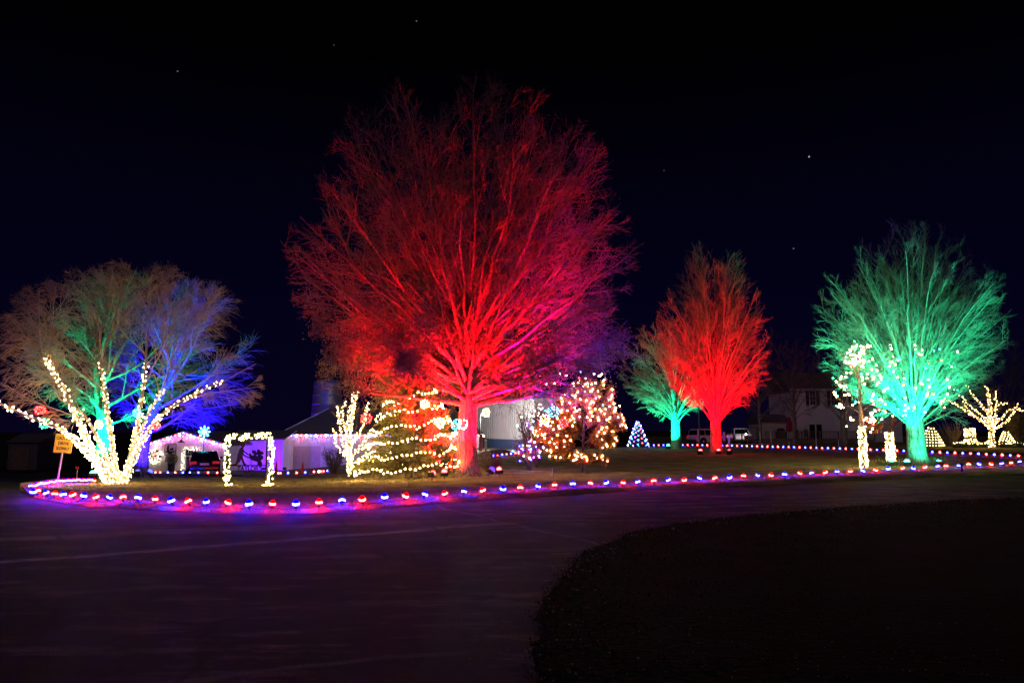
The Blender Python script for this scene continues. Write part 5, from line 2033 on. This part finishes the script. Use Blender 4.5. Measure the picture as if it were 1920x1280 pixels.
def car(label, loc, rz, kind, m, lights=True):
    t = thing('car' if kind != 'pickup' else 'pickup_truck', label, 'car' if kind != 'pickup' else 'truck', loc, rz)
    if kind == 'suv':
        L, Wd, low, belt, top = 4.6, 1.86, .34, 1.02, 1.74
        side = [(-2.28, .42), (-2.30, .75), (-2.22, 1.0), (.95, 1.04), (2.05, .92), (2.28, .75), (2.3, .42), (2.1, .32), (-2.1, .32)]
        cab = [(-2.15, 1.0), (-1.95, 1.66), (-1.7, 1.74), (.2, 1.74), (.45, 1.68), (1.05, 1.03)]
    elif kind == 'sedan':
        L, Wd, low, belt, top = 4.5, 1.8, .3, .92, 1.44
        side = [(-2.22, .4), (-2.25, .7), (-2.15, .93), (.9, .95), (1.95, .82), (2.2, .66), (2.22, .4), (2.05, .28), (-2.05, .28)]
        cab = [(-1.95, .93), (-1.5, 1.34), (-1.1, 1.43), (.0, 1.44), (.3, 1.38), (1.0, .95)]
    else:
        L, Wd, low, belt, top = 5.4, 1.95, .4, 1.08, 1.82
        side = [(-2.65, .55), (-2.67, .9), (-2.62, 1.08), (1.2, 1.1), (2.4, 1.05), (2.65, .88), (2.68, .5), (2.4, .4), (-2.4, .4)]
        cab = [(-.55, 1.08), (-.5, 1.7), (-.35, 1.82), (.75, 1.82), (.95, 1.76), (1.45, 1.1)]
    # body lofted across the width with rounded shoulders
    mb = MB()
    W2 = Wd / 2
    secs = [(-W2, .93), (-W2 + .05, .98), (-W2 + .16, 1.0), (W2 - .16, 1.0), (W2 - .05, .98), (W2, .93)]
    cxm = sum(p[0] for p in side) / len(side)
    czm = .68
    n = len(side)
    V, F = [], []
    for (y, s) in secs:
        for (x, z) in side:
            V.append((cxm + (x - cxm) * (.5 + .5 * s), y, czm + (z - czm) * s))
    for i in range(len(secs) - 1):
        for j in range(n):
            k = (j + 1) % n
            F.append((i * n + j, i * n + k, (i + 1) * n + k, (i + 1) * n + j))
    F += [tuple(range(n)), tuple(reversed(range((len(secs) - 1) * n, len(secs) * n)))]
    body = link('body', nmesh('body', V, F), m, t)
    # cabin, narrower at the roof
    n = len(cab)
    zb, ztop = cab[0][1], max(p[1] for p in cab)
    V, F = [], []
    for s in (-1, -.93, .93, 1):
        for (x, z) in cab:
            f = (z - zb) / (ztop - zb)
            V.append((x, s * (W2 - .06 - .16 * f), z + (.02 if abs(s) < 1 and f > .5 else 0)))
    for i in range(3):
        for j in range(n):
            k = (j + 1) % n
            F.append((i * n + j, i * n + k, (i + 1) * n + k, (i + 1) * n + j))
    F += [tuple(range(n)), tuple(reversed(range(3 * n, 4 * n)))]
    cabin = link('cabin', nmesh('cabin', V, F), m, t)
    # side glass, set proud of the cabin

    def sidepoly(xa, xb, za, zb_, s):
        pts = []
        for x, z in ((xa[0], za), (xb[0], za), (xb[1], zb_), (xa[1], zb_)):
            f = (z - zb) / (ztop - zb)
            pts.append((x, s * (W2 - .06 - .16 * f + .008), z))
        return pts
    spans = {'suv': [((-1.98, -1.82), (-1.15, -1.15)), ((-1.07, -1.07), (-.2, -.2)), ((-.12, -.12), (.78, .30))], 'sedan': [((-1.55, -1.25), (-.5, -.5)), ((-.42, -.42), (.72, .2))], 'pickup': [((-.42, -.38), (1.2, .78))]}[kind]
    for s in (-1, 1):
        for (xa, xb) in spans:
            q = sidepoly(xa, xb, zb + .05, ztop - .12, s)
            link('window', nmesh('window', q, [(0, 1, 2, 3)]), M_glass, t)
    # windscreen and rear window
    for (pa, pb, nm) in [(cab[-1], cab[-2], 'windscreen'), (cab[0], cab[1], 'rear_window')]:
        V = []
        dx = .012 if nm == 'windscreen' else -.012
        for f in (.1, .9):
            x, z = pa[0] + (pb[0] - pa[0]) * f + dx, pa[1] + (pb[1] - pa[1]) * f
            ff = (z - zb) / (ztop - zb)
            for s in (-1, 1):
                V.append((x, s * (W2 - .16 - .16 * ff), z + .008))
        link(nm, nmesh(nm, V, [(0, 1, 3, 2)]), M_glass, t)
    wr_ = .34 if kind == 'sedan' else .39
    for x in ((-L * .31), (L * .31)):
        for s in (-1, 1):
            w = thing('wheel', '', '', (x, s * (W2 - .1), wr_))
            del w['label'], w['category']
            w.parent = t
            R9 = Matrix.Rotation(math.pi / 2, 3, 'X')
            MB().lathe([(wr_ * .66, -.11), (wr_ * .96, -.11), (wr_, -.06), (wr_, .06), (wr_ * .96, .11), (wr_ * .66, .11)], 20, (0, 0, 0), R9).build('tyre', M_rubber, w, True)
            MB().lathe([(.05, -.115), (wr_ * .62, -.10), (wr_ * .64, 0), (wr_ * .62, .10), (.05, .115)], 16, (0, 0, 0), R9).build('rim', M_chrome, w)
            # dark arch
            MB().lathe([(wr_ * 1.13, -.012), (wr_ * 1.13, .012)], 20, (x, s * (W2 - .004), wr_ + .02), R9).build('wheel_arch', M_black, t)
    xb = side[1][0]
    xf = side[5][0]
    M_tail = mat('tail_lamp', (.45, .02, .03), .25, emit=(1, .03, .05), estr=.25)
    M_head = mat('head_lamp', (.7, .7, .72), .15)
    for s in (-1, 1):
        MB().box((xb + .03, s * (W2 - .25), belt - .12), (.1, .42, .16), None, .03).build('tail_light', M_tail, t)
        MB().box((xf - .08, s * (W2 - .26), .74), (.16, .36, .14), None, .03).build('headlight', M_head, t)
        MB().box((.75 if kind != 'pickup' else 1.25, s * (W2 + .07), belt + .08), (.14, .16, .11), None, .03).build('mirror', m, t)
    for x, nm in ((xb - .03, 'rear_bumper'), (side[6][0] + .02, 'front_bumper')):
        MB().box((x, 0, .47), (.14, Wd - .12, .2), None, .04).build(nm, M_dark if kind != 'sedan' else m, t)
    MB().box((xb - .012 - .03, 0, .72), (.03, .5, .12)).build('licence_plate', M_trim, t)
    if kind == 'pickup':
        MB().box((-1.6, 0, 1.085), (2.0, Wd - .3, .02)).build('bed_floor', M_dark, t)
        for s in (-1, 1):
            MB().box((-1.6, s * (W2 - .1), 1.15), (2.1, .1, .16), None, .02).build('bed_side', m, t)
        MB().box((-2.6, 0, 1.12), (.08, Wd - .2, .2), None, .02).build('tailgate', m, t)
    return t


M_carw = mat('white_car_paint', (.75, .75, .75), .25, spec=.6)
M_card = mat('dark_car_paint', (.02, .018, .03), .18, spec=.8)
cb_ = vx(387, 47.5, .012)
car('dark sedan parked nose-in to the small cream barn, tail towards the lawn', cb_, math.radians(112), 'sedan', M_card)
car('white sport utility vehicle parked left of the red maple trunk', vx(1328, 82, .0), math.radians(24), 'suv', M_carw)
car('white pickup truck facing the lawn beyond the red maple trunk', vx(1386, 88, .0), math.radians(-96), 'pickup', M_carw)


def cone(label, b, h):
    t = thing('traffic_cone', label, 'traffic cone', b, group='orange traffic cones')
    M_o = mat('cone_orange', (.75, .13, .03), .5)
    MB().box((0, 0, .02), (h * .55, h * .55, .04), None, .01).build('base', M_o, t)
    MB().lathe([(h * .2, .04), (h * .12, h * .5), (h * .045, h), (h * .03, h + .005)], 12).build('body', M_o, t, True)


cone('orange traffic cone beside the left corner of the garage', vx(520.5, 52, .014), .75)
cone('orange traffic cone standing nearer, in front of the garage door', vx(570, 43.5, .014), .7)


def garage():
    d = 67.0
    A, B = P(528, 840, d), P(900, 840, d)
    xs0 = A.x
    bz0 = Hf(P(570, 840, d).x, d) - .05
    Wd = B.x - A.x
    ez = P(570, 814, d).z - bz0
    D = 10.0
    t = thing('garage', 'long low pale garage with panelled door and bulbs along its eave', 'garage', (xs0, d, bz0))
    MB().box((Wd / 2, D / 2, ez / 2 - .3), (Wd, D, ez + .6)).build('wall', M_siding2, t)
    doorx = P(573, 850, d).x - xs0
    dw, dh = 56 * d / FPX, 2.05
    x = .15
    while x < Wd:
        if abs(x - doorx) > dw / 2 + .16:
            MB().box((x, -.018, ez / 2), (.06, .04, ez - .02), None, .012).build('rib', M_siding2, t)
        else:
            MB().box((x, -.018, (ez + dh + .2) / 2), (.06, .04, ez - dh - .22), None, .012).build('rib', M_siding2, t)
        x += .38
    # hip roof
    e = .35
    rz_ = P(615, 765, d + D / 2).z - bz0
    rx = P(618, 765, d + D / 2).x - xs0
    v = [(-e, -e, ez), (Wd + e, -e, ez), (Wd + e, D + e, ez), (-e, D + e, ez), (rx, D / 2, rz_), (Wd - rx, D / 2, rz_), (-e, -e, ez - .12), (Wd + e, -e, ez - .12), (Wd + e, D + e, ez - .12), (-e, D + e, ez - .12)]
    MB().add(v, [(0, 1, 5, 4), (1, 2, 5), (2, 3, 4, 5), (3, 0, 4), (6, 7, 1, 0), (7, 8, 2, 1), (8, 9, 3, 2), (9, 6, 0, 3), (9, 8, 7, 6)]).build('roof', M_roofs, t)
    MB().tube([Vector(v[0]) + Vector((0, 0, .02)), Vector(v[4]) + Vector((0, 0, .02))], .05, 5).build('hip_cap', M_trim, t)
    MB().box((Wd / 2, -e - .02, ez - .06), (Wd + 2 * e, .03, .15)).build('fascia', M_trim, t)
    # panelled door
    mdoor = mat('door_panel_tan', (.60, .50, .46), .55, var=.05, scale=2)
    dr = MB().box((doorx, -.02, dh / 2), (dw, .05, dh)).build('garage_door', mdoor, t)
    nx_, nz_ = 5, 4
    for i in range(nx_):
        for j in range(nz_):
            MB().box((doorx - dw / 2 + dw * (i + .5) / nx_, -.052, dh * (j + .5) / nz_), (dw / nx_ - .07, .025, dh / nz_ - .06), None, .012).build('panel', mdoor, dr)
    MB().box((doorx - dw * .46, -.08, dh * .55), (.12, .05, .12)).build('latch', M_black, dr)
    for s in (-1, 1):
        MB().box((doorx + s * (dw / 2 + .07), -.03, dh / 2 + .03), (.13, .08, dh + .1)).build('door_jamb', M_trim, t)
    MB().box((doorx, -.03, dh + .09), (dw + .27, .082, .14)).build('door_header', M_trim, t)
    sx, sz = P(541, 826, d).x - xs0, P(541, 826, d).z - bz0
    sg = thing('wall_sign', 'small long sign with dark border above the left of the garage door', 'sign', (xs0 + sx, d - .06, bz0 + sz))
    MB().box((0, 0, 0), (.95, .03, .28)).build('border', M_black, sg)
    MB().box((0, -.02, 0), (.84, .02, .17)).build('face', M_trim, sg)
    pts = []
    n = int(Wd / .42)
    for i in range(n + 1):
        pts.append(Vector((xs0 - e + (Wd + 2 * e) * i / n, d - e - .10, bz0 + ez - .15)))
    c9_on_points('string_lights', 'red, white and blue bulbs along the eave of the long garage', pts, ['white_far', 'red_far', 'white_far', 'blue_far'], .065)
    # silo behind
    ds = 80
    sl = P(613, 760, ds)
    g0 = Hf(sl.x, ds)
    ht = P(613, 716, ds).z - g0
    r_ = 25 * ds / FPX
    s = thing('silo', 'tall purple-lit silo rising behind the garage roof', 'silo', (sl.x, ds, g0))
    MB().lathe([(r_ * 1.25, -.3), (r_ * 1.2, ht * .3), (r_, ht * .97), (r_ * .98, ht)], 28).build('shell', M_steel, s, True)
    for k in range(9):
        z = ht * (k + .5) / 9
        q = r_ * (1.2 - .2 * max(0, (z / ht - .3) / .7)) + .012
        MB().lathe([(q, z - .03), (q + .03, z), (q, z + .03)], 28).build('hoop', M_steel, s)
    MB().lathe([(r_ * 1.02, ht), (r_ * .5, ht + .25), (.1, ht + .3)], 28).build('cap', M_roofs, s, True)
    floodlight('violet floodlight behind the garage aimed up at the silo', vx(572, 78.5, .014), Vector((sl.x - .6, ds, g0 + 5)), VIO, 6000, 110, s=.2, lens=6)
    floodlight('second violet floodlight on the drive washing the garage wall', vx(536, 60.5, .014), Vector((P(536, 840, d).x - .2, d, bz0 + 2.0)), VIO, 260, 120, s=.15, lens=4)
    MB().box((0, 0, .9), (.7, .6, 1.8), None, .03).build('propane_cabinet', M_steel, None, False, vx(521, 66, 0))
    tag(bpy.data.objects['propane_cabinet'], 'grey metal cabinet at the left end of the garage', 'cabinet')


garage()


def metal_building():
    A = vx(894, 72)
    B = vx(1003, 60)
    d = (B - A)
    L = Vector((d.x, d.y)).length
    rz = math.atan2(d.y, d.x)
    t = thing('metal_building', 'white ribbed metal building with a blue base behind the red trunk', 'building', (A.x, A.y, -.1), rz)
    hgt = 4.3
    M_wm = mat('white_metal_sheet', (.74, .74, .76), .4, var=.05, scale=1)
    M_bm = mat('blue_metal_sheet', (.06, .13, .28), .4, var=.08, scale=1)
    MB().box((L / 2, 1.5, hgt / 2 + .45), (L, 3, hgt - .9)).build('wall', M_wm, t)
    MB().box((L / 2, 1.5, .45), (L + .02, 3.03, .9)).build('base_panel', M_bm, t)
    k = 0
    x = .12
    while x < L:
        MB().box((x, -.03, hgt / 2 + .47), (.11, .12, hgt - .96), None, .03).build('rib', M_wm, t)
        MB().box((x, -.045, .45), (.07, .06, .86), None, .015).build('base_rib', M_bm, t)
        x += .46
    MB().box((L / 2, -.06, hgt + .06), (L + .3, .16, .2)).build('eave_trim', M_bm, t)
    MB().add([(-.2, -.2, hgt + .1), (L + .2, -.2, hgt + .1), (L + .2, 3.2, hgt + .1), (-.2, 3.2, hgt + .1), (-.2, 1.5, hgt + .6), (L + .2, 1.5, hgt + .6)], [(0, 1, 5, 4), (2, 3, 4, 5), (1, 2, 5), (3, 0, 4), (3, 2, 1, 0)]).build('roof', M_roofs, t)
    # dark post with an added lamp head, put there to light the white wall
    lp = vx(900, 57)
    z = P(900, 775, 57).z - lp.z
    y = thing('wall_fill_lamp', 'dark post with an added fill lamp left of the ribbed metal building', 'lamp post', lp)
    MB().tube([(0, 0, -.1), (0, 0, z - .1)], [.07, .05], 8).build('post', M_black, y)
    MB().tube([(0, 0, z - .1), (.18, 0, z + .02), (.4, 0, z)], .03, 6).build('arm', M_black, y)
    MB().lathe([(.22, -.08), (.2, 0), (.07, .08), (.04, .16)], 12, (.42, 0, z - .08)).build('shade', M_black, y, True)
    MB().lathe([(.03, -.2), (.1, -.16), (.12, -.09), (.08, -.04)], 10, (.42, 0, z - .06)).build('fill_globe', glow('fill_globe_glow', (1, .86, .62), 20), y, True)
    Lt = bpy.data.lights.new('wall_fill_light', 'POINT')
    Lt.energy = 1800
    Lt.color = (1, .90, .80)
    Lt.shadow_soft_size = .13
    lo = bpy.data.objects.new('wall_fill_light', Lt)
    COL.objects.link(lo)
    lo.parent = y
    lo.location = (.42, 0, z - .36)
    # posts
    for k, (px, dd, hh, m_, lab) in enumerate([(911, 55, .9, mat('yellow_post_paint', (.7, .6, .3), .6), 'short yellow guard post before the blue base of the metal building'), (902.5, 56, 1.3, mat('red_post_paint', (.3, .04, .04), .6), 'dark red guard post at the left end of the metal building')]):
        o = MB().lathe([(.09, -.1), (.09, hh - .04), (.06, hh)], 12).build('guard_post', m_, None, True, vx(px, dd))
        tag(o, lab, 'post')
    # gravel heap
    r = random.Random(3)
    b0 = vx(935, 47.5)
    mb = MB()
    n, m_ = 28, 8
    v, f = [], []
    for i in range(m_ + 1):
        for j in range(n):
            a = 2 * math.pi * j / n
            q = i / m_
            v.append((math.cos(a) * q * 1.7, math.sin(a) * q * 1.6, .42 * (1 - q ** 1.6) + r.uniform(-.02, .02) - .02))
    for i in range(m_):
        for j in range(n):
            f.append((i * n + j, (i + 1) * n + j, (i + 1) * n + (j + 1) % n, i * n + (j + 1) % n))
    o = mb.add(v, f).build('gravel_mound', M_mulch, None, True, b0)
    tag(o, 'low pale mound of gravel in front of the ribbed metal building', 'mound')


metal_building()


def far_shed():
    d = 66
    p = vx(46, d)
    t = thing('shed', 'faint grey shed in the darkness at the far left', 'shed', p)
    MB().box((0, 2, 1.2), (2.6, 4, 2.4)).build('wall', mat('grey_boards', (.12, .11, .12), .8, var=.2), t)
    MB().add([(-1.5, -.2, 2.4), (1.5, -.2, 2.4), (1.5, 4.2, 2.4), (-1.5, 4.2, 2.4), (-1.5, 2, 3.2), (1.5, 2, 3.2)], [(0, 1, 5, 4), (2, 3, 4, 5), (1, 2, 5), (3, 0, 4), (3, 2, 1, 0)]).build('roof', M_roofs, t)
    MB().box((-.2, -.02, .95), (1.6, .05, 1.9)).build('door', M_wood, t)


far_shed()

# ------------------------------------------------------------------ house and yard things on the right


def house():
    d = 100.0
    k = d / FPX
    A = P(1487, 800, d)
    t = thing('farmhouse', 'dim white two-storey house with shutters beyond the deck', 'house', (A.x, d, -.1))
    X = lambda px: P(px, 780, d).x - A.x
    Z = lambda py: P(1530, py, d).z + .1
    Wd = X(1690)
    ez = Z(729)
    M_h = mat('clapboard', (.8, .78, .8), .6, var=.06, scale=2)
    MB().box((Wd / 2, 4.5, ez / 2), (Wd, 9, ez)).build('wall', M_h, t)
    zz = .3
    while zz < ez:
        MB().box((Wd / 2, -.012, zz), (Wd, .03, .03)).build('clapboard_edge', M_h, t)
        zz += .42
    MB().add([(-.4, -.4, ez), (Wd + .4, -.4, ez), (Wd + .4, 9.4, ez), (-.4, 9.4, ez), (-.4, 4.5, ez + 2.6), (Wd + .4, 4.5, ez + 2.6)], [(0, 1, 5, 4), (2, 3, 4, 5), (1, 2, 5), (3, 0, 4), (3, 2, 1, 0)]).build('roof', M_roofs, t)
    MB().box((Wd / 2, -.42, ez - .08), (Wd + .8, .05, .2)).build('fascia', M_trim, t)
    M_sh = mat('dark_shutter', (.03, .03, .045), .6)
    for (px0, px1, py0, py1) in [(1520, 1530, 733, 759), (1560, 1570, 733, 759), (1600, 1610, 733, 759), (1640, 1650, 733, 759)]:
        cx_, w = (X(px0) + X(px1)) / 2, X(px1) - X(px0)
        cz_, h = (Z(py0) + Z(py1)) / 2, Z(py0) - Z(py1)
        wn = MB().box((cx_, -.04, cz_), (w + .16, .06, h + .16)).build('window', M_trim, t)
        for i in range(2):
            for j in range(3):
                MB().box((cx_ + (i - .5) * w / 2, -.075, cz_ + (j - 1) * h / 3), (w / 2 - .06, .02, h / 3 - .06)).build('pane', M_glass, wn)
        for s in (-1, 1):
            MB().box((cx_ + s * (w / 2 + .34), -.04, cz_), (.42, .05, h + .1)).build('shutter', M_sh, t)
    cx_ = X(1528)
    dr = MB().box((cx_, -.03, 1.35), (1.9, .06, 2.5)).build('patio_door', M_trim, t)
    for s in (-1, 1):
        MB().box((cx_ + s * .46, -.07, 1.35), (.72, .02, 2.2)).build('pane', M_glass, dr)
    # one-storey wing
    wx0, wx1 = X(1428), X(1486.5)
    wz = Z(791)
    MB().box(((wx0 + wx1) / 2, 3.2, wz / 2), (wx1 - wx0, 5, wz)).build('wing_wall', mat('cream_wing', (.72, .70, .62), .6), t)
    MB().add([(wx0 - .3, .4, wz), (wx1, .4, wz), (wx1, 6, wz), (wx0 - .3, 6, wz), (wx0 - .3, 3.2, wz + 1.1), (wx1, 3.2, wz + 1.1)], [(0, 1, 5, 4), (2, 3, 4, 5), (1, 2, 5), (3, 0, 4), (3, 2, 1, 0)]).build('wing_roof', M_roofs, t)


house()


def deck():
    d = 90.0
    A, B = P(1436, 820, d), P(1640, 820, d)
    L = B.x - A.x
    t = thing('deck', 'raised wooden deck with railing and steps before the house', 'deck', (A.x, d, 0))
    z0 = .45
    MB().box((L / 2, 2.5, z0 - .08), (L, 5, .16)).build('floor', M_wood, t)
    MB().box((L / 2, .02, z0 - .3), (L, .05, .5)).build('skirt', M_wood, t)
    mb = MB()
    n = 6
    for i in range(n + 1):
        MB().box((L * i / n, 0, z0 + .5), (.12, .12, 1.1)).build('post', M_wood, t)
    for z in (z0 + .12, z0 + .98):
        MB().box((L / 2, 0, z), (L, .08, .09)).build('rail', M_wood, t)
    x = .18
    k = 0
    while x < L:
        MB().box((x, .0, z0 + .55), (.045, .04, .8)).build('baluster', M_wood, t)
        x += .17
    for i in range(3):
        MB().box((-.2 - i * .0 + 0, -.3 - i * .3, z0 - .1 - i * .14), (1.3, .3, .06)).build('step', M_wood, t)
    for s in (-.85, .45):
        MB().box((s, -.5, z0 + .25), (.1, .1, 1.5)).build('newel', M_trim, t)
        MB().tube([(s, -.02, z0 + 1.0), (s, -1.1, z0 + .55)], .04, 5).build('stair_rail', M_wood, t)
    # patio umbrella, table and grill
    u = thing('patio_umbrella', 'closed maroon patio umbrella on the deck', 'umbrella', P(1480.5, 806, 92) * 1)
    u.location.z = z0
    hz = P(1480, 781, 92).z - z0
    MB().tube([(0, 0, 0), (0, 0, hz)], .03, 6).build('pole', M_steel, u)
    v, f = [], []
    nseg = 16
    prof = [(.04, hz), (.14, hz - .15), (.26, hz - .7), (.36, hz - 1.35), (.40, hz - 1.72), (.33, hz - 1.76)]
    for (r_, z) in prof:
        for j in range(nseg):
            q = r_ * (1 + .16 * (1 if j % 2 else -1))
            a = 2 * math.pi * j / nseg
            v.append((q * math.cos(a), q * math.sin(a), z))
    for i in range(len(prof) - 1):
        for j in range(nseg):
            f.append((i * nseg + j, i * nseg + (j + 1) % nseg, (i + 1) * nseg + (j + 1) % nseg, (i + 1) * nseg + j))
    f.append(tuple(range(nseg)))
    MB().add(v, f).build('canopy', mat('maroon_canvas', (.32, .02, .06), .8), u)
    g = thing('grill', 'dark covered grill standing left of the maroon umbrella', 'grill', (P(1464, 806, 93).x, 93, z0))
    MB().box((0, 0, .55), (1.3, .6, .9), None, .08).build('cart', M_dark, g)
    MB().lathe([(.5, 0), (.48, .2), (.3, .36), (.05, .4)], 12, (0, 0, 1.0)).build('lid', M_dark, g, True)
    g = thing('patio_table', 'dark patio table right of the maroon umbrella', 'table', (P(1502, 806, 93).x, 93, z0))
    MB().box((0, 0, .74), (1.5, .9, .05), None, .02).build('top', M_dark, g)
    for a in (-.6, .6):
        for b_ in (-.35, .35):
            MB().box((a, b_, .36), (.06, .06, .72)).build('leg', M_dark, g)
    for (px, lab) in [(1494, 'dark patio chair at the left of the patio table'), (1512, 'dark patio chair at the right of the patio table')]:
        g = thing('patio_chair', lab, 'chair', (P(px, 806, 92.2).x, 92.2, z0))
        MB().box((0, 0, .45), (.5, .5, .06), None, .02).build('seat', M_dark, g)
        MB().box((0, .24, .85), (.5, .05, .75), None, .02).build('backrest', M_dark, g)
        for a in (-.22, .22):
            for b_ in (-.22, .22):
                MB().box((a, b_, .21), (.04, .04, .42)).build('leg', M_dark, g)


deck()


def yard_bits():
    # basketball hoop
    d = 60.0
    b = vx(1315.5, d)
    Z = lambda py: P(1315, py, d).z - b.z
    t = thing('basketball_hoop', 'basketball hoop on a dark pole in front of the red maple', 'basketball hoop', b, math.radians(20))
    MB().tube([(0, .3, -.05), (0, .3, Z(752)), (0, 0, Z(744))], .05, 8).build('pole', M_black, t)
    hw = .42
    bd = MB().box((0, -.05, Z(744)), (hw * 2, .04, .56), None, .02).build('backboard', M_trim, t)
    mb = MB()
    for (c, s) in [((0, .12), (.5, .03)), ((0, -.10), (.5, .03)), ((0, .255), (.8, .04)), ((0, -.255), (.8, .04))]:
        mb.box((c[0], -.08, Z(744) + c[1]), (s[0], .015, s[1]))
    mb.build('board_lines', M_black, bd)
    MB().tube([(math.cos(a) * .2, -.32 + math.sin(a) * .2, Z(744) - .18) for a in np.linspace(0, 6.283, 15)], .012, 5, False).build('rim', mat('rim_orange', (.6, .15, .04), .5), t)
    # white post and mail box, saucer lamp
    p = vx(1357.5, 72)
    t = thing('figure_post', 'slim white post with a round dark knot right of the red maple trunk', 'post', p)
    MB().tube([(0, 0, -.05), (0, 0, .55)], .05, 8).build('foot', M_wood, t)
    MB().lathe([(.09, .55), (.15, .62), (.15, 1.25), (.1, 1.42), (.02, 1.46)], 10).build('shaft', M_trim, t, True)
    MB().lathe([(.05, -.17), (.05, -.15)], 8, (0, 0, 1.22), Matrix.Rotation(math.pi / 2, 3, 'X') @ Matrix.Scale(1, 3)).build('knot', M_black, t)
    p = vx(1368.5, 70)
    t = thing('mailbox', 'white mailbox on a pale post right of the red maple trunk', 'mailbox', p)
    MB().box((-.1, 0, .42), (.14, .14, .95)).build('post', M_trim, t)
    prof = [(-.14, 0), (.14, 0), (.14, .16), (.1, .25), (0, .29), (-.1, .25), (-.14, .16)]
    o = MB().prism(prof, -.28, .28).build('box', M_trim, t)
    o.location = (0, 0, .9)
    o.rotation_euler = (0, 0, math.radians(50))
    # porch lamp by the truck
    p = vx(1398.5, 84)
    t = thing('yard_lantern', 'small lit white lantern on a post right of the pickup', 'lamp post', p)
    z = P(1398, 814, 84).z - p.z
    MB().tube([(0, 0, -.05), (0, 0, z - .08)], .035, 6).build('post', M_black, t)
    MB().lathe([(.04, -.08), (.09, -.03), (.09, .05), (.04, .09)], 10, (0, 0, z)).build('globe', glow('lantern_glass', (1, .9, .85), 14), t, True)
    Lt = bpy.data.lights.new('lantern_light', 'POINT')
    Lt.energy = 60
    Lt.color = (1, .9, .9)
    Lt.shadow_soft_size = .1
    lo = bpy.data.objects.new('lantern_light', Lt)
    COL.objects.link(lo)
    lo.parent = t
    lo.location = (0, 0, z + .22)
    # swing frame
    p = vx(1405, 78)
    t = thing('swing_frame', 'dark A-frame garden swing between the pickup and the deck steps', 'swing', p)
    for s in (-.8, .8):
        MB().tube([(s - .25, -.6, 0), (s, 0, 1.9), (s + .2, .6, 0)], .04, 5).build('leg_frame', M_black, t)
    MB().tube([(-.85, 0, 1.88), (.85, 0, 1.88)], .04, 5).build('top_bar', M_black, t)
    for s in (-.45, .45):
        MB().tube([(s, 0, 1.88), (s, 0, .5)], .012, 4).build('chain', M_steel, t)
    MB().box((0, 0, .48), (1.0, .4, .06), None, .02).build('seat', M_wood, t)
    MB().box((0, .2, .78), (1.0, .05, .5), None, .02).build('backrest', M_wood, t)
    for (px, dd, hh, lab) in [(1478, 70.5, .55, 'short white stake on the far lawn edge below the grey tree'), (1529, 71, .8, 'thin leaning white-tipped stake right of the grey tree'), (1571, 73, .75, 'white-tipped stake near the thick dim trunk'), (1035, 25.0, .28, 'thin pale stake in the lawn in front of the copper tree'), (1316, 36, .5, 'thin dark stake in the lawn nearer than the red maple')]:
        o = MB().tube([(0, 0, -.05), (.02 if dd > 70 else 0, 0, hh)], .03 if dd > 60 else .012, 6).build('marker_stake', M_trim if 'dark' not in lab else M_black, None, False, vx(px, dd, LZ if dd < 60 else .0))
        tag(o, lab, 'stake')


yard_bits()
